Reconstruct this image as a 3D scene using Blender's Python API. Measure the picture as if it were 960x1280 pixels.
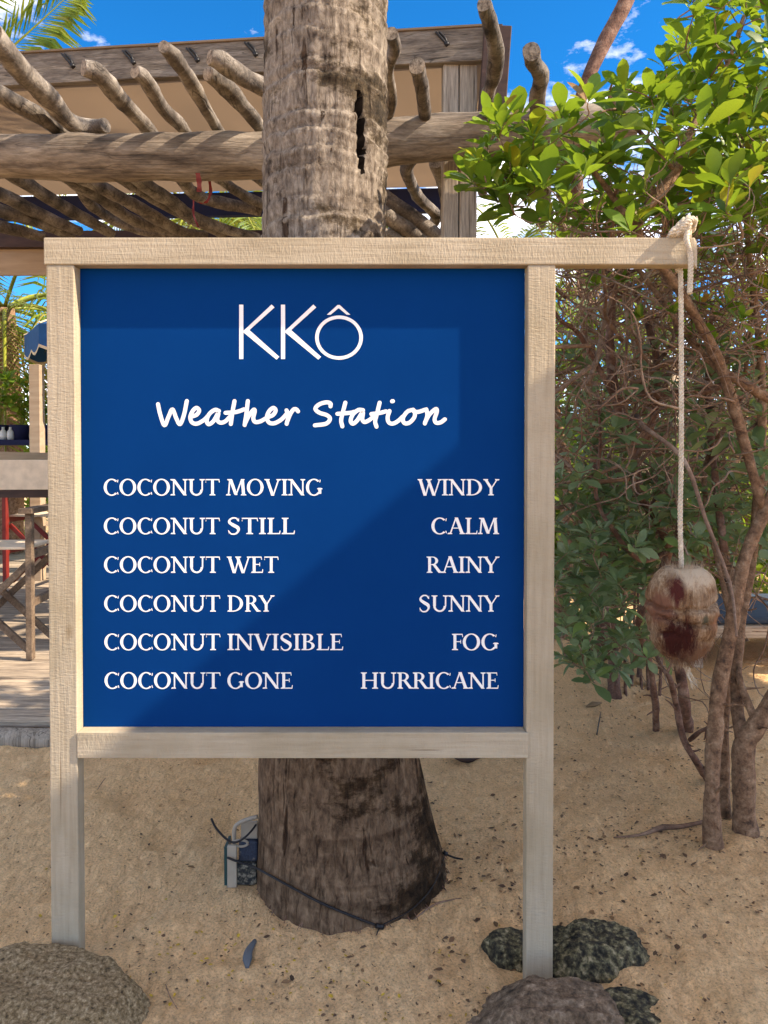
import bpy, math, random
import numpy as np
from mathutils import Vector, Matrix, noise

random.seed(7); RNG = np.random.default_rng(7)
for o in list(bpy.data.objects): bpy.data.objects.remove(o)
SC = bpy.context.scene
COL = SC.collection

# ------------------------------------------------------------------ camera, sky, sun, exposure
CAM = Vector((0.0, -1.63, 1.16)); PITCH = math.radians(1.0)
cd = bpy.data.cameras.new('camera'); cam = bpy.data.objects.new('camera', cd); COL.objects.link(cam)
cam.location = CAM; cam.rotation_euler = (math.radians(90) - PITCH, 0, 0)
cd.sensor_fit = 'VERTICAL'; cd.sensor_height = 36; cd.lens = 26; cd.shift_y = -53.9 / 1280
cd.clip_start = 0.05; cd.clip_end = 2000
SC.camera = cam
SUN = Vector((0.75, -0.155, 0.64)).normalized()
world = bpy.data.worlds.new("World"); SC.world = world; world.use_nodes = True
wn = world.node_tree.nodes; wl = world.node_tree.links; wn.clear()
wo = wn.new('ShaderNodeOutputWorld'); bg = wn.new('ShaderNodeBackground'); sky = wn.new('ShaderNodeTexSky')
sky.sky_type = 'NISHITA'; sky.sun_disc = False
sky.sun_elevation = math.asin(SUN.z); sky.sun_rotation = math.atan2(SUN.x, SUN.y)
sky.altitude = 3000; sky.air_density = 0.85; sky.dust_density = 0.1; sky.ozone_density = 5.0
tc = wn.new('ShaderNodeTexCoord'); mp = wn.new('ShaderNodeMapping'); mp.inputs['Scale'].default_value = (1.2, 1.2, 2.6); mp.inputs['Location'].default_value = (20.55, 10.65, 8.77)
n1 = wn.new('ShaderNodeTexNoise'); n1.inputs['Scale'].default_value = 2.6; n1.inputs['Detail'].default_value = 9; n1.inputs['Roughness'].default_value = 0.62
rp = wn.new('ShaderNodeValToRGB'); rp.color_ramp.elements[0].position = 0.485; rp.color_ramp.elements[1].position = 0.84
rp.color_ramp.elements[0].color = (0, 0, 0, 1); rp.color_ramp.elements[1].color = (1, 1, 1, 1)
mxw = wn.new('ShaderNodeMix'); mxw.data_type = 'RGBA'; mxw.inputs[7].default_value = (14.4, 13.9, 13.2, 1)  # cloud cover and brightness raised all over the sky to fill the shade
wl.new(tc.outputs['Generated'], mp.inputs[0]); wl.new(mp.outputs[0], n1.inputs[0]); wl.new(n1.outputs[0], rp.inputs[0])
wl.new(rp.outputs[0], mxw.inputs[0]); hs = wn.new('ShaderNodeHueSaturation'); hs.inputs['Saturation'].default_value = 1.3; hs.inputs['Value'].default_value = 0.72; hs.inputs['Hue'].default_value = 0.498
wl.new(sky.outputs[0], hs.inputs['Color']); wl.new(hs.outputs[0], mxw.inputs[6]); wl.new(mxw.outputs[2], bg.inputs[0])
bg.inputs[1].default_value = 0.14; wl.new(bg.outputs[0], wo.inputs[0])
sd = bpy.data.lights.new('sun', 'SUN'); sun = bpy.data.objects.new('sun', sd); COL.objects.link(sun)
sd.energy = 2.7; sd.angle = math.radians(0.5); sd.color = (1.0, 0.93, 0.82)
sun.rotation_euler = SUN.to_track_quat('Z', 'Y').to_euler(); sun.location = (6, -2, 7)
vs = SC.view_settings; vs.view_transform = 'Standard'; vs.look = 'None'; vs.exposure = 1.97; vs.gamma = 1.0
vs.use_white_balance = True; vs.white_balance_temperature = 7600; vs.white_balance_tint = 15   # the camera was balanced for the shade

# ------------------------------------------------------------------ measuring helpers
F = 26 / 36 * 1280
def ray(px, py):
    xc = (px - 480) / F; yc = (640 - 53.9 - py) / F
    return Vector((xc, math.cos(PITCH) + yc * math.sin(PITCH), -math.sin(PITCH) + yc * math.cos(PITCH)))
def W(px, py, Y):
    r = ray(px, py); return CAM + r * ((Y - CAM.y) / r.y)
def WZ(px, py, Z):
    r = ray(px, py); return CAM + r * ((Z - CAM.z) / r.z)
def project(p):
    d = Vector(p) - CAM
    zc = d.y * math.cos(PITCH) - d.z * math.sin(PITCH); yc = d.y * math.sin(PITCH) + d.z * math.cos(PITCH)
    if zc < 0.05: return (-9999, -9999, zc)
    return (480 + F * d.x / zc, 640 - 53.9 - F * yc / zc, zc)
def sstep(a, b, x):
    t = min(1, max(0, (x - a) / (b - a))); return t * t * (3 - 2 * t)
def gz(x, y):
    z = 0.03 * sstep(-0.1, 1.5, y)
    z += 0.010 * math.exp(-(((x + 0.1) ** 2 + (y - 0.4) ** 2) / 0.12))            # sand banked round the palm
    z += 0.02 * noise.noise(Vector((x * 1.3, y * 1.3, 3.1))) + 0.010 * noise.noise(Vector((x * 4.1, y * 4.1, 7.7)))
    z -= 0.05 * sstep(3.5, 9, y) + 0.038 * math.exp(-((x - .34) ** 2 + y * y) / .05)
    return z
def G(px, py):
    z = 0.0
    for _ in range(8):
        p = WZ(px, py, z); z = gz(p.x, p.y)
    return p

# ------------------------------------------------------------------ object helpers
def tag(o, label=None, cat=None, group=None, kind=None):
    if label: o['label'] = label
    if cat: o['category'] = cat
    if group: o['group'] = group
    if kind: o['kind'] = kind
    return o
def thing(name, label, cat, loc=(0, 0, 0), group=None):
    o = bpy.data.objects.new(name, None); COL.objects.link(o); o.location = loc; o.empty_display_size = 0.1
    return tag(o, label, cat, group)
class MB:
    def __init__(s): s.v = []; s.f = []; s.m = []; s.sm = []
    def add(s, vs, fs, m=0, smooth=False):
        b = len(s.v); s.v += [tuple(v) for v in vs]
        for f in fs: s.f.append(tuple(i + b for i in f)); s.m.append(m); s.sm.append(smooth)
    def box(s, lo, hi, m=0):
        x0, y0, z0 = lo; x1, y1, z1 = hi
        s.add([(x0,y0,z0),(x1,y0,z0),(x1,y1,z0),(x0,y1,z0),(x0,y0,z1),(x1,y0,z1),(x1,y1,z1),(x0,y1,z1)],
              [(0,3,2,1),(4,5,6,7),(0,1,5,4),(1,2,6,5),(2,3,7,6),(3,0,4,7)], m)
    def bar(s, p0, p1, w, h, up=(0, 0, 1), m=0):
        p0 = Vector(p0); p1 = Vector(p1); d = (p1 - p0).normalized(); u = Vector(up)
        sx = d.cross(u)
        if sx.length < 1e-4: sx = d.cross(Vector((0, 1, 0)))
        sx.normalize(); u = sx.cross(d).normalized(); a = sx * w / 2; b = u * h / 2
        vs = [p0-a-b, p0+a-b, p0+a+b, p0-a+b, p1-a-b, p1+a-b, p1+a+b, p1-a+b]
        s.add(vs, [(0,3,2,1),(4,5,6,7),(0,1,5,4),(1,2,6,5),(2,3,7,6),(3,0,4,7)], m)
    def build(s, name, mat, parent=None, bevel=0, kind=None, label=None):
        me = bpy.data.meshes.new(name); me.from_pydata(s.v, [], s.f)
        for mm in (mat if isinstance(mat, (list, tuple)) else [mat]): me.materials.append(mm)
        me.polygons.foreach_set('material_index', s.m); me.polygons.foreach_set('use_smooth', s.sm); me.update()
        o = bpy.data.objects.new(name, me); COL.objects.link(o)
        if parent:
            o.parent = parent; o.matrix_parent_inverse = Matrix.Translation(-parent.location)
        if bevel:
            b = o.modifiers.new('bevel', 'BEVEL'); b.width = bevel; b.segments = 2; b.limit_method = 'ANGLE'
        if kind: o['kind'] = kind
        if label: o['label'] = label
        return o
def catmull(pts, n=6):
    P = [Vector(p) for p in pts]
    if len(P) < 3: return [P[0].lerp(P[-1], i / n) for i in range(n + 1)]
    Q = [P[0] * 2 - P[1]] + P + [P[-1] * 2 - P[-2]]; out = []
    for i in range(1, len(Q) - 2):
        a, b, c, d = Q[i-1], Q[i], Q[i+1], Q[i+2]
        for k in range(n):
            t = k / n
            out.append(0.5 * ((2*b) + (c - a) * t + (2*a - 5*b + 4*c - d) * t*t + (3*b - a - 3*c + d) * t**3))
    out.append(P[-1]); return out
def tube(mb, pts, rad, sides=8, n=6, rough=0.0, seed=0, m=0, cap=True, smooth=True, fs=6.0, spline=True, capm=None):
    path = catmull(pts, n) if spline else [Vector(p) for p in pts]
    N = len(path); R = rad if isinstance(rad, (list, tuple)) else [rad, rad]
    prev = None; vs = []
    for i, p in enumerate(path):
        t = (path[min(i+1, N-1)] - path[max(i-1, 0)])
        if t.length < 1e-9: t = Vector((0, 0, 1))
        t.normalize()
        if prev is None:
            a = t.cross(Vector((0.13, 0.21, 0.97)));
            if a.length < 0.1: a = t.cross(Vector((1, 0, 0)))
        else: a = prev - t * prev.dot(t)
        a.normalize(); prev = a; b = t.cross(a)
        u = i / (N - 1) * (len(R) - 1); k = min(int(u), len(R) - 2); r = R[k] + (R[k+1] - R[k]) * (u - k)
        for j in range(sides):
            th = 2 * math.pi * j / sides
            d = a * math.cos(th) + b * math.sin(th)
            rr = r
            if rough:
                q = p * fs + d * r * fs * 1.8 + Vector((seed * 3.3, seed, 0))
                rr *= 1 + rough * noise.noise(q) + rough * 0.5 * noise.noise(q * 2.7)
            vs.append(p + d * rr)
    fs_ = []
    for i in range(N - 1):
        for j in range(sides):
            j2 = (j + 1) % sides; fs_.append((i*sides+j, i*sides+j2, (i+1)*sides+j2, (i+1)*sides+j))
    mb.add(vs, fs_, m, smooth)
    if cap:
        b0 = len(mb.v) - len(vs)
        mb.f.append(tuple(b0 + j for j in reversed(range(sides)))); mb.m.append(m if capm is None else capm); mb.sm.append(False)
        mb.f.append(tuple(b0 + (N-1)*sides + j for j in range(sides))); mb.m.append(m); mb.sm.append(False)

# ------------------------------------------------------------------ materials
def newmat(name):
    m = bpy.data.materials.new(name); m.use_nodes = True; nt = m.node_tree
    return m, nt, nt.nodes, nt.links, nt.nodes['Principled BSDF']
def nd(N, t, **kw):
    n = N.new(t)
    for k, v in kw.items():
        if k in n.inputs: n.inputs[k].default_value = v
        else: setattr(n, k, v)
    return n
def ramp(N, stops):
    r = N.new('ShaderNodeValToRGB'); e = r.color_ramp.elements
    while len(e) < len(stops): e.new(0.5)
    for i, (p, c) in enumerate(stops):
        e[i].position = p; e[i].color = (c[0], c[1], c[2], 1) if not isinstance(c, float) else (c, c, c, 1)
    return r
def mapped(N, L, scale, coord='Object'):
    t = N.new('ShaderNodeTexCoord'); m = N.new('ShaderNodeMapping'); m.inputs['Scale'].default_value = scale
    L.new(t.outputs[coord], m.inputs[0]); return m
def mul(N, L, a, b, mode='MULTIPLY', fac=1.0):
    x = N.new('ShaderNodeMix'); x.data_type = 'RGBA'; x.blend_type = mode; x.inputs[0].default_value = fac
    L.new(a, x.inputs[6]); L.new(b, x.inputs[7]); return x.outputs[2]
def surf(name, stops, scale=(1, 1, 1), nscale=8, detail=6, rough=0.8, bump=0.3, bdist=0.01, fine=None, spec=0.3,
         rnd=0.0, crack=None, coord='Object', distortion=0.0):
    """noise-coloured surface: colour ramp on a (stretched) noise, second finer noise for tone and relief, optional cracks"""
    m, nt, N, L, P = newmat(name)
    mp_ = mapped(N, L, scale, coord)
    a = nd(N, 'ShaderNodeTexNoise', Scale=nscale, Detail=detail, Roughness=0.6, Distortion=distortion); L.new(mp_.outputs[0], a.inputs['Vector'])
    r = ramp(N, stops); L.new(a.outputs[0], r.inputs[0]); col = r.outputs[0]
    h = a.outputs[0]
    if fine:
        b = nd(N, 'ShaderNodeTexNoise', Scale=fine, Detail=4, Roughness=0.7); L.new(mp_.outputs[0], b.inputs['Vector'])
        r2 = ramp(N, [(0.3, 0.55), (0.7, 1.25)]); L.new(b.outputs[0], r2.inputs[0]); col = mul(N, L, col, r2.outputs[0])
        ad = nd(N, 'ShaderNodeMath', operation='ADD'); L.new(h, ad.inputs[0]); L.new(b.outputs[0], ad.inputs[1]); h = ad.outputs[0]
    if crack:
        mc = mapped(N, L, crack[0], coord)
        c = nd(N, 'ShaderNodeTexNoise', Scale=crack[1], Detail=1, Roughness=0.35, Distortion=0.05); L.new(mc.outputs[0], c.inputs['Vector'])
        r3 = ramp(N, [(0.0, 1.0), (0.488, 1.0), (0.5, crack[2]), (0.512, 1.0), (0.60, 1.0), (0.612, crack[2]*1.3), (0.624, 1.0), (1.0, 1.0)]); L.new(c.outputs[0], r3.inputs[0])
        col = mul(N, L, col, r3.outputs[0])
        ad = nd(N, 'ShaderNodeMath', operation='ADD'); L.new(h, ad.inputs[0]); L.new(r3.outputs[0], ad.inputs[1]); h = ad.outputs[0]
    if rnd:
        oi = N.new('ShaderNodeObjectInfo'); r4 = ramp(N, [(0, 1 - rnd), (1, 1 + rnd)]); L.new(oi.outputs['Random'], r4.inputs[0])
        r4.color_ramp.elements[1].color = (1 + rnd, 1 + rnd, 1 + rnd, 1)
        col = mul(N, L, col, r4.outputs[0])
    L.new(col, P.inputs['Base Color']); P.inputs['Roughness'].default_value = rough
    P.inputs['Specular IOR Level'].default_value = spec
    if bump:
        bp = nd(N, 'ShaderNodeBump', Strength=bump, Distance=bdist); L.new(h, bp.inputs['Height']); L.new(bp.outputs[0], P.inputs['Normal'])
    return m
def plain(name, c, rough=0.6, spec=0.3, metal=0.0):
    return surf(name, [(0.35, tuple(x * 0.85 for x in c)), (0.65, tuple(x * 1.1 for x in c))], nscale=14, rough=rough, spec=spec, bump=0.1, bdist=0.003)

def leafmat(name, cols, trans=0.45, rough=0.38, tcol=(0.30, 0.42, 0.03), ns=60):
    m, nt, N, L, P = newmat(name)
    g = N.new('ShaderNodeNewGeometry'); oi = N.new('ShaderNodeObjectInfo')
    ad = nd(N, 'ShaderNodeMath', operation='ADD'); L.new(g.outputs['Random Per Island'], ad.inputs[0]); L.new(oi.outputs['Random'], ad.inputs[1])
    fr = nd(N, 'ShaderNodeMath', operation='FRACT'); L.new(ad.outputs[0], fr.inputs[0])
    k = len(cols); r = ramp(N, [(c[0], c[1]) for c in cols]); L.new(fr.outputs[0], r.inputs[0])
    n = nd(N, 'ShaderNodeTexNoise', Scale=ns, Detail=2); t = N.new('ShaderNodeTexCoord'); L.new(t.outputs['Object'], n.inputs['Vector'])
    r2 = ramp(N, [(0.3, 0.8), (0.7, 1.15)]); L.new(n.outputs[0], r2.inputs[0]); col = mul(N, L, r.outputs[0], r2.outputs[0])
    L.new(col, P.inputs['Base Color']); P.inputs['Roughness'].default_value = rough; P.inputs['Specular IOR Level'].default_value = 0.35
    tr = N.new('ShaderNodeBsdfTranslucent'); tm = nd(N, 'ShaderNodeMix', data_type='RGBA'); tm.inputs[0].default_value = 0.6
    tb = mul(N, L, col, r2.outputs[0], 'MULTIPLY', 0.0); L.new(tb, tm.inputs[6]); tm.inputs[7].default_value = (*tcol, 1)
    L.new(tm.outputs[2], tr.inputs['Color'])
    ms = N.new('ShaderNodeMixShader'); ms.inputs[0].default_value = trans
    L.new(P.outputs[0], ms.inputs[1]); L.new(tr.outputs[0], ms.inputs[2]); L.new(ms.outputs[0], N['Material Output'].inputs[0])
    return m

def mat_sand():
    m, nt, N, L, P = newmat('sand')
    t = N.new('ShaderNodeTexCoord')
    a = nd(N, 'ShaderNodeTexNoise', Scale=1.6, Detail=8, Roughness=0.6); L.new(t.outputs['Object'], a.inputs['Vector'])
    r = ramp(N, [(0.3, (0.72, 0.455, 0.23)), (0.7, (0.86, 0.57, 0.30))]); L.new(a.outputs[0], r.inputs[0])
    b = nd(N, 'ShaderNodeTexNoise', Scale=160, Detail=3, Roughness=0.8); L.new(t.outputs['Object'], b.inputs['Vector'])
    r2 = ramp(N, [(0.32, 0.62), (0.5, 1.0), (0.7, 1.18)]); L.new(b.outputs[0], r2.inputs[0])
    c = nd(N, 'ShaderNodeTexNoise', Scale=38, Detail=5, Roughness=0.75); L.new(t.outputs['Object'], c.inputs['Vector'])
    r3 = ramp(N, [(0.29, (0.28, 0.2, 0.15)), (0.38, (1, 1, 1)), (1, (1, 1, 1))]); L.new(c.outputs[0], r3.inputs[0])
    col = mul(N, L, mul(N, L, r.outputs[0], r2.outputs[0]), r3.outputs[0]); L.new(col, P.inputs['Base Color'])
    P.inputs['Roughness'].default_value = 0.95; P.inputs['Specular IOR Level'].default_value = 0.1
    mm = mapped(N, L, (1.0, 0.55, 1)); d = nd(N, 'ShaderNodeTexNoise', Scale=42, Detail=6, Roughness=0.68, Distortion=0.5); L.new(mm.outputs[0], d.inputs['Vector'])
    b1 = nd(N, 'ShaderNodeBump', Strength=1.0, Distance=0.03); L.new(d.outputs[0], b1.inputs['Height'])
    b2 = nd(N, 'ShaderNodeBump', Strength=0.5, Distance=0.003); L.new(b.outputs[0], b2.inputs['Height']); L.new(b1.outputs[0], b2.inputs['Normal'])
    L.new(b2.outputs[0], P.inputs['Normal']); return m

def mat_frame(name, axis):
    """cream stain on rough-sawn softwood: grain lines along one axis, saw ticks across it, a few knots and checks"""
    m, nt, N, L, P = newmat(name)
    s = {'z': (1, 1, 0.05), 'x': (0.05, 1, 1)}[axis]; q = {'z': (0.3, 0.3, 1), 'x': (1, 0.3, 0.3)}[axis]
    mp_ = mapped(N, L, s); g = nd(N, 'ShaderNodeTexNoise', Scale=95, Detail=5, Roughness=0.65, Distortion=0.35); L.new(mp_.outputs[0], g.inputs['Vector'])
    r = ramp(N, [(0.25, (0.35, 0.285, 0.195)), (0.5, (0.415, 0.345, 0.243)), (0.75, (0.455, 0.385, 0.28))]); L.new(g.outputs[0], r.inputs[0])
    m2 = mapped(N, L, q); k = nd(N, 'ShaderNodeTexNoise', Scale=210, Detail=2, Roughness=0.6); L.new(m2.outputs[0], k.inputs['Vector'])
    st = mapped(N, L, (1, 1, 1)); n3 = nd(N, 'ShaderNodeTexNoise', Scale=5, Detail=4, Roughness=0.6); L.new(st.outputs[0], n3.inputs['Vector'])
    r3 = ramp(N, [(0.3, (0.80, 0.78, 0.72)), (0.6, (1, 1, 1))]); L.new(n3.outputs[0], r3.inputs[0])
    vo = nd(N, 'ShaderNodeTexVoronoi', Scale=5.5); mk = mapped(N, L, {'z': (1, 1, 0.6), 'x': (0.6, 1, 1)}[axis]); L.new(mk.outputs[0], vo.inputs['Vector'])
    r4 = ramp(N, [(0.0, (0.42, 0.30, 0.2)), (0.035, (0.72, 0.66, 0.58)), (0.08, (1, 1, 1))]); L.new(vo.outputs['Distance'], r4.inputs[0])
    mc = mapped(N, L, {'z': (1, 1, 0.03), 'x': (0.03, 1, 1)}[axis]); ck = nd(N, 'ShaderNodeTexNoise', Scale=34, Detail=2, Distortion=0.3); L.new(mc.outputs[0], ck.inputs['Vector'])
    r5 = ramp(N, [(0.0, 1.0), (0.285, (0.86, 0.84, 0.8)), (0.295, (0.5, 0.43, 0.36)), (0.305, 1.0), (1.0, 1.0)]); L.new(ck.outputs[0], r5.inputs[0]); r5.color_ramp.elements[0].color = (0.86, 0.84, 0.8, 1)
    col = mul(N, L, mul(N, L, mul(N, L, r.outputs[0], r3.outputs[0]), r4.outputs[0]), r5.outputs[0]); L.new(col, P.inputs['Base Color'])
    P.inputs['Roughness'].default_value = 0.72; P.inputs['Specular IOR Level'].default_value = 0.2
    b1 = nd(N, 'ShaderNodeBump', Strength=0.8, Distance=0.0028); L.new(g.outputs[0], b1.inputs['Height'])
    b2 = nd(N, 'ShaderNodeBump', Strength=0.8, Distance=0.0018); L.new(k.outputs[0], b2.inputs['Height']); L.new(b1.outputs[0], b2.inputs['Normal'])
    b3 = nd(N, 'ShaderNodeBump', Strength=0.6, Distance=0.003); L.new(r5.outputs[0], b3.inputs['Height']); L.new(b2.outputs[0], b3.inputs['Normal'])
    L.new(b3.outputs[0], P.inputs['Normal']); return m

def mat_palm():
    m, nt, N, L, P = newmat('palm_bark')
    g = nd(N, 'ShaderNodeTexNoise', Scale=48, Detail=8, Roughness=0.72, Distortion=0.4); mp_ = mapped(N, L, (1, 1, 0.5)); L.new(mp_.outputs[0], g.inputs['Vector'])
    r = ramp(N, [(0.27, (0.042, 0.033, 0.026)), (0.42, (0.15, 0.120, 0.094)), (0.57, (0.28, 0.236, 0.188)), (0.75, (0.45, 0.395, 0.325))]); L.new(g.outputs[0], r.inputs[0])
    # rings: darker thin scars
    mr = mapped(N, L, (0.8, 0.8, 11)); rg = nd(N, 'ShaderNodeTexNoise', Scale=2.2, Detail=3, Roughness=0.5, Distortion=0.3); L.new(mr.outputs[0], rg.inputs['Vector'])
    rr = ramp(N, [(0.3, (0.62, 0.58, 0.55)), (0.45, (1, 1, 1)), (0.6, (1.0, 1.0, 1.0)), (0.72, (1.12, 1.1, 1.05))]); L.new(rg.outputs[0], rr.inputs[0])
    # vertical cracks
    mv = mapped(N, L, (1, 1, 0.1)); vc = nd(N, 'ShaderNodeTexNoise', Scale=26, Detail=4, Roughness=0.6, Distortion=0.5); L.new(mv.outputs[0], vc.inputs['Vector'])
    rv0 = ramp(N, [(0.0, (0.2, 0.15, 0.12)), (0.31, (0.28, 0.22, 0.18)), (0.345, (1, 1, 1)), (1, (1, 1, 1))]); L.new(vc.outputs[0], rv0.inputs[0])
    mv2 = mapped(N, L, (1, 1, 0.07)); vc2 = nd(N, 'ShaderNodeTexNoise', Scale=95, Detail=5, Roughness=0.7, Distortion=0.6); L.new(mv2.outputs[0], vc2.inputs['Vector'])
    rv2 = ramp(N, [(0.3, (0.5, 0.42, 0.36)), (0.42, (0.95, 0.93, 0.9)), (0.7, (1.12, 1.12, 1.1))]); L.new(vc2.outputs[0], rv2.inputs[0])
    class _o: pass
    rv = _o(); rv.outputs = [mul(N, L, rv0.outputs[0], rv2.outputs[0])]
    # black lichen blotches, edges broken by fine noise; more of them low down on the trunk
    ml = mapped(N, L, (1.2, 1.2, 2.2)); lc = nd(N, 'ShaderNodeTexNoise', Scale=3.4, Detail=9, Roughness=0.72); L.new(ml.outputs[0], lc.inputs['Vector'])
    sp = N.new('ShaderNodeSeparateXYZ'); t2 = N.new('ShaderNodeTexCoord'); L.new(t2.outputs['Object'], sp.inputs[0])
    mm = nd(N, 'ShaderNodeMapRange'); mm.inputs['From Min'].default_value = 0.10; mm.inputs['From Max'].default_value = 0.42; mm.inputs['To Min'].default_value = -0.02; mm.inputs['To Max'].default_value = 0.055; L.new(sp.outputs[2], mm.inputs[0])
    mm2 = nd(N, 'ShaderNodeMapRange'); mm2.inputs['From Min'].default_value = 0.5; mm2.inputs['From Max'].default_value = 1.4; mm2.inputs['To Min'].default_value = 0.0; mm2.inputs['To Max'].default_value = 0.0; L.new(sp.outputs[2], mm2.inputs[0])
    mx = nd(N, 'ShaderNodeMapRange'); mx.inputs['From Min'].default_value = -0.24; mx.inputs['From Max'].default_value = 0.1; mx.inputs['To Min'].default_value = -0.07; mx.inputs['To Max'].default_value = 0.065; L.new(sp.outputs[0], mx.inputs[0])
    s1 = nd(N, 'ShaderNodeMath', operation='ADD'); L.new(lc.outputs[0], s1.inputs[0]); L.new(mm.outputs[0], s1.inputs[1])
    s2 = nd(N, 'ShaderNodeMath', operation='ADD'); L.new(s1.outputs[0], s2.inputs[0]); L.new(mm2.outputs[0], s2.inputs[1])
    s3 = nd(N, 'ShaderNodeMath', operation='ADD'); L.new(s2.outputs[0], s3.inputs[0]); L.new(mx.outputs[0], s3.inputs[1])
    rl = ramp(N, [(0.54, (1, 1, 1)), (0.60, (0.35, 0.31, 0.25)), (0.68, (0.10, 0.09, 0.07))]); L.new(s3.outputs[0], rl.inputs[0])
    zl = nd(N, 'ShaderNodeMapRange'); zl.inputs['From Min'].default_value = 0.35; zl.inputs['From Max'].default_value = 1.3; L.new(sp.outputs[2], zl.inputs[0])
    rz = ramp(N, [(0.0, (0.72, 0.56, 0.44)), (1.0, (1, 1, 1))]); L.new(zl.outputs[0], rz.inputs[0])
    col = mul(N, L, mul(N, L, mul(N, L, mul(N, L, r.outputs[0], rr.outputs[0]), rv.outputs[0]), rl.outputs[0]), rz.outputs[0]); L.new(col, P.inputs['Base Color'])
    P.inputs['Roughness'].default_value = 0.9; P.inputs['Specular IOR Level'].default_value = 0.15
    f = nd(N, 'ShaderNodeTexNoise', Scale=150, Detail=4, Roughness=0.7); L.new(mp_.outputs[0], f.inputs['Vector'])
    b1 = nd(N, 'ShaderNodeBump', Strength=1.0, Distance=0.009); L.new(rv.outputs[0], b1.inputs['Height'])
    b2 = nd(N, 'ShaderNodeBump', Strength=0.8, Distance=0.01); L.new(g.outputs[0], b2.inputs['Height']); L.new(b1.outputs[0], b2.inputs['Normal'])
    b3 = nd(N, 'ShaderNodeBump', Strength=0.6, Distance=0.003); L.new(f.outputs[0], b3.inputs['Height']); L.new(b2.outputs[0], b3.inputs['Normal'])
    L.new(b3.outputs[0], P.inputs['Normal']); return m

def mat_husk():
    m, nt, N, L, P = newmat('coconut_husk')
    mv = mapped(N, L, (1, 1, 0.12)); g = nd(N, 'ShaderNodeTexNoise', Scale=150, Detail=5, Roughness=0.7, Distortion=0.4); L.new(mv.outputs[0], g.inputs['Vector'])
    r = ramp(N, [(0.25, (0.08, 0.045, 0.028)), (0.45, (0.24, 0.155, 0.095)), (0.6, (0.37, 0.27, 0.175)), (0.8, (0.48, 0.38, 0.27))]); L.new(g.outputs[0], r.inputs[0])
    t = N.new('ShaderNodeTexCoord')
    def patch(loc, sc, lo, hi):
        mp_ = N.new('ShaderNodeMapping'); mp_.inputs['Location'].default_value = (-loc[0]*sc[0], -loc[1]*sc[1], -loc[2]*sc[2]); mp_.inputs['Scale'].default_value = sc; L.new(t.outputs['Object'], mp_.inputs[0])
        ln = nd(N, 'ShaderNodeVectorMath', operation='LENGTH'); L.new(mp_.outputs[0], ln.inputs[0])
        nn = nd(N, 'ShaderNodeTexNoise', Scale=38, Detail=8, Roughness=0.8, Distortion=0.6); mq = mapped(N, L, (1, 1, 0.35)); L.new(mq.outputs[0], nn.inputs['Vector'])
        mu = nd(N, 'ShaderNodeMath', operation='MULTIPLY_ADD'); L.new(nn.outputs[0], mu.inputs[0]); mu.inputs[1].default_value = 2.5; L.new(ln.outputs['Value'], mu.inputs[2])
        rr = ramp(N, [(0.0, 1.0), (lo, 1.0), (hi, 0.0), (1.0, 0.0)]); 
        dv = nd(N, 'ShaderNodeMath', operation='MULTIPLY'); L.new(mu.outputs[0], dv.inputs[0]); dv.inputs[1].default_value = 0.333
        L.new(dv.outputs[0], rr.inputs[0]); return rr.outputs[0]
    lb = nd(N, 'ShaderNodeTexNoise', Scale=14, Detail=8, Roughness=0.75); L.new(t.outputs['Object'], lb.inputs['Vector'])
    rb_ = ramp(N, [(0.32, (0.30, 0.20, 0.15)), (0.45, (0.72, 0.60, 0.5)), (0.56, (1, 1, 1)), (0.75, (1.15, 1.12, 1.05))]); L.new(lb.outputs[0], rb_.inputs[0])
    col = mul(N, L, r.outputs[0], rb_.outputs[0])
    for loc, sc, c in [((0.01, -0.05, 0.09), (13, 8, 26), (0.46, 0.36, 0.25)), ((0.0, -0.05, -0.085), (12, 6, 28), (0.16, 0.085, 0.05)), ((-0.062, -0.03, 0.015), (36, 8, 22), (0.17, 0.08, 0.05)), ((0.055, -0.04, -0.01), (40, 8, 40), (0.26, 0.13, 0.07)),
                       ((-0.030, -0.06, -0.045), (23, 8, 16), (0.045, 0.012, 0.009)), ((-0.036, -0.06, 0.062), (48, 8, 26), (0.07, 0.018, 0.014)),
                       ((0.022, -0.06, -0.005), (90, 8, 70), (0.09, 0.08, 0.05)), ((0.072, -0.02, -0.005), (60, 8, 30), (0.06, 0.025, 0.018))]:
        pa = patch(loc, sc, 0.58, 0.74); x = N.new('ShaderNodeMix'); x.data_type = 'RGBA'; L.new(pa, x.inputs[0]); L.new(col, x.inputs[6]); x.inputs[7].default_value = (*c, 1); col = x.outputs[2]
    L.new(col, P.inputs['Base Color']); P.inputs['Roughness'].default_value = 0.9; P.inputs['Specular IOR Level'].default_value = 0.1
    b = nd(N, 'ShaderNodeBump', Strength=1.0, Distance=0.003); L.new(g.outputs[0], b.inputs['Height']); L.new(b.outputs[0], P.inputs['Normal']); return m

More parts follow.
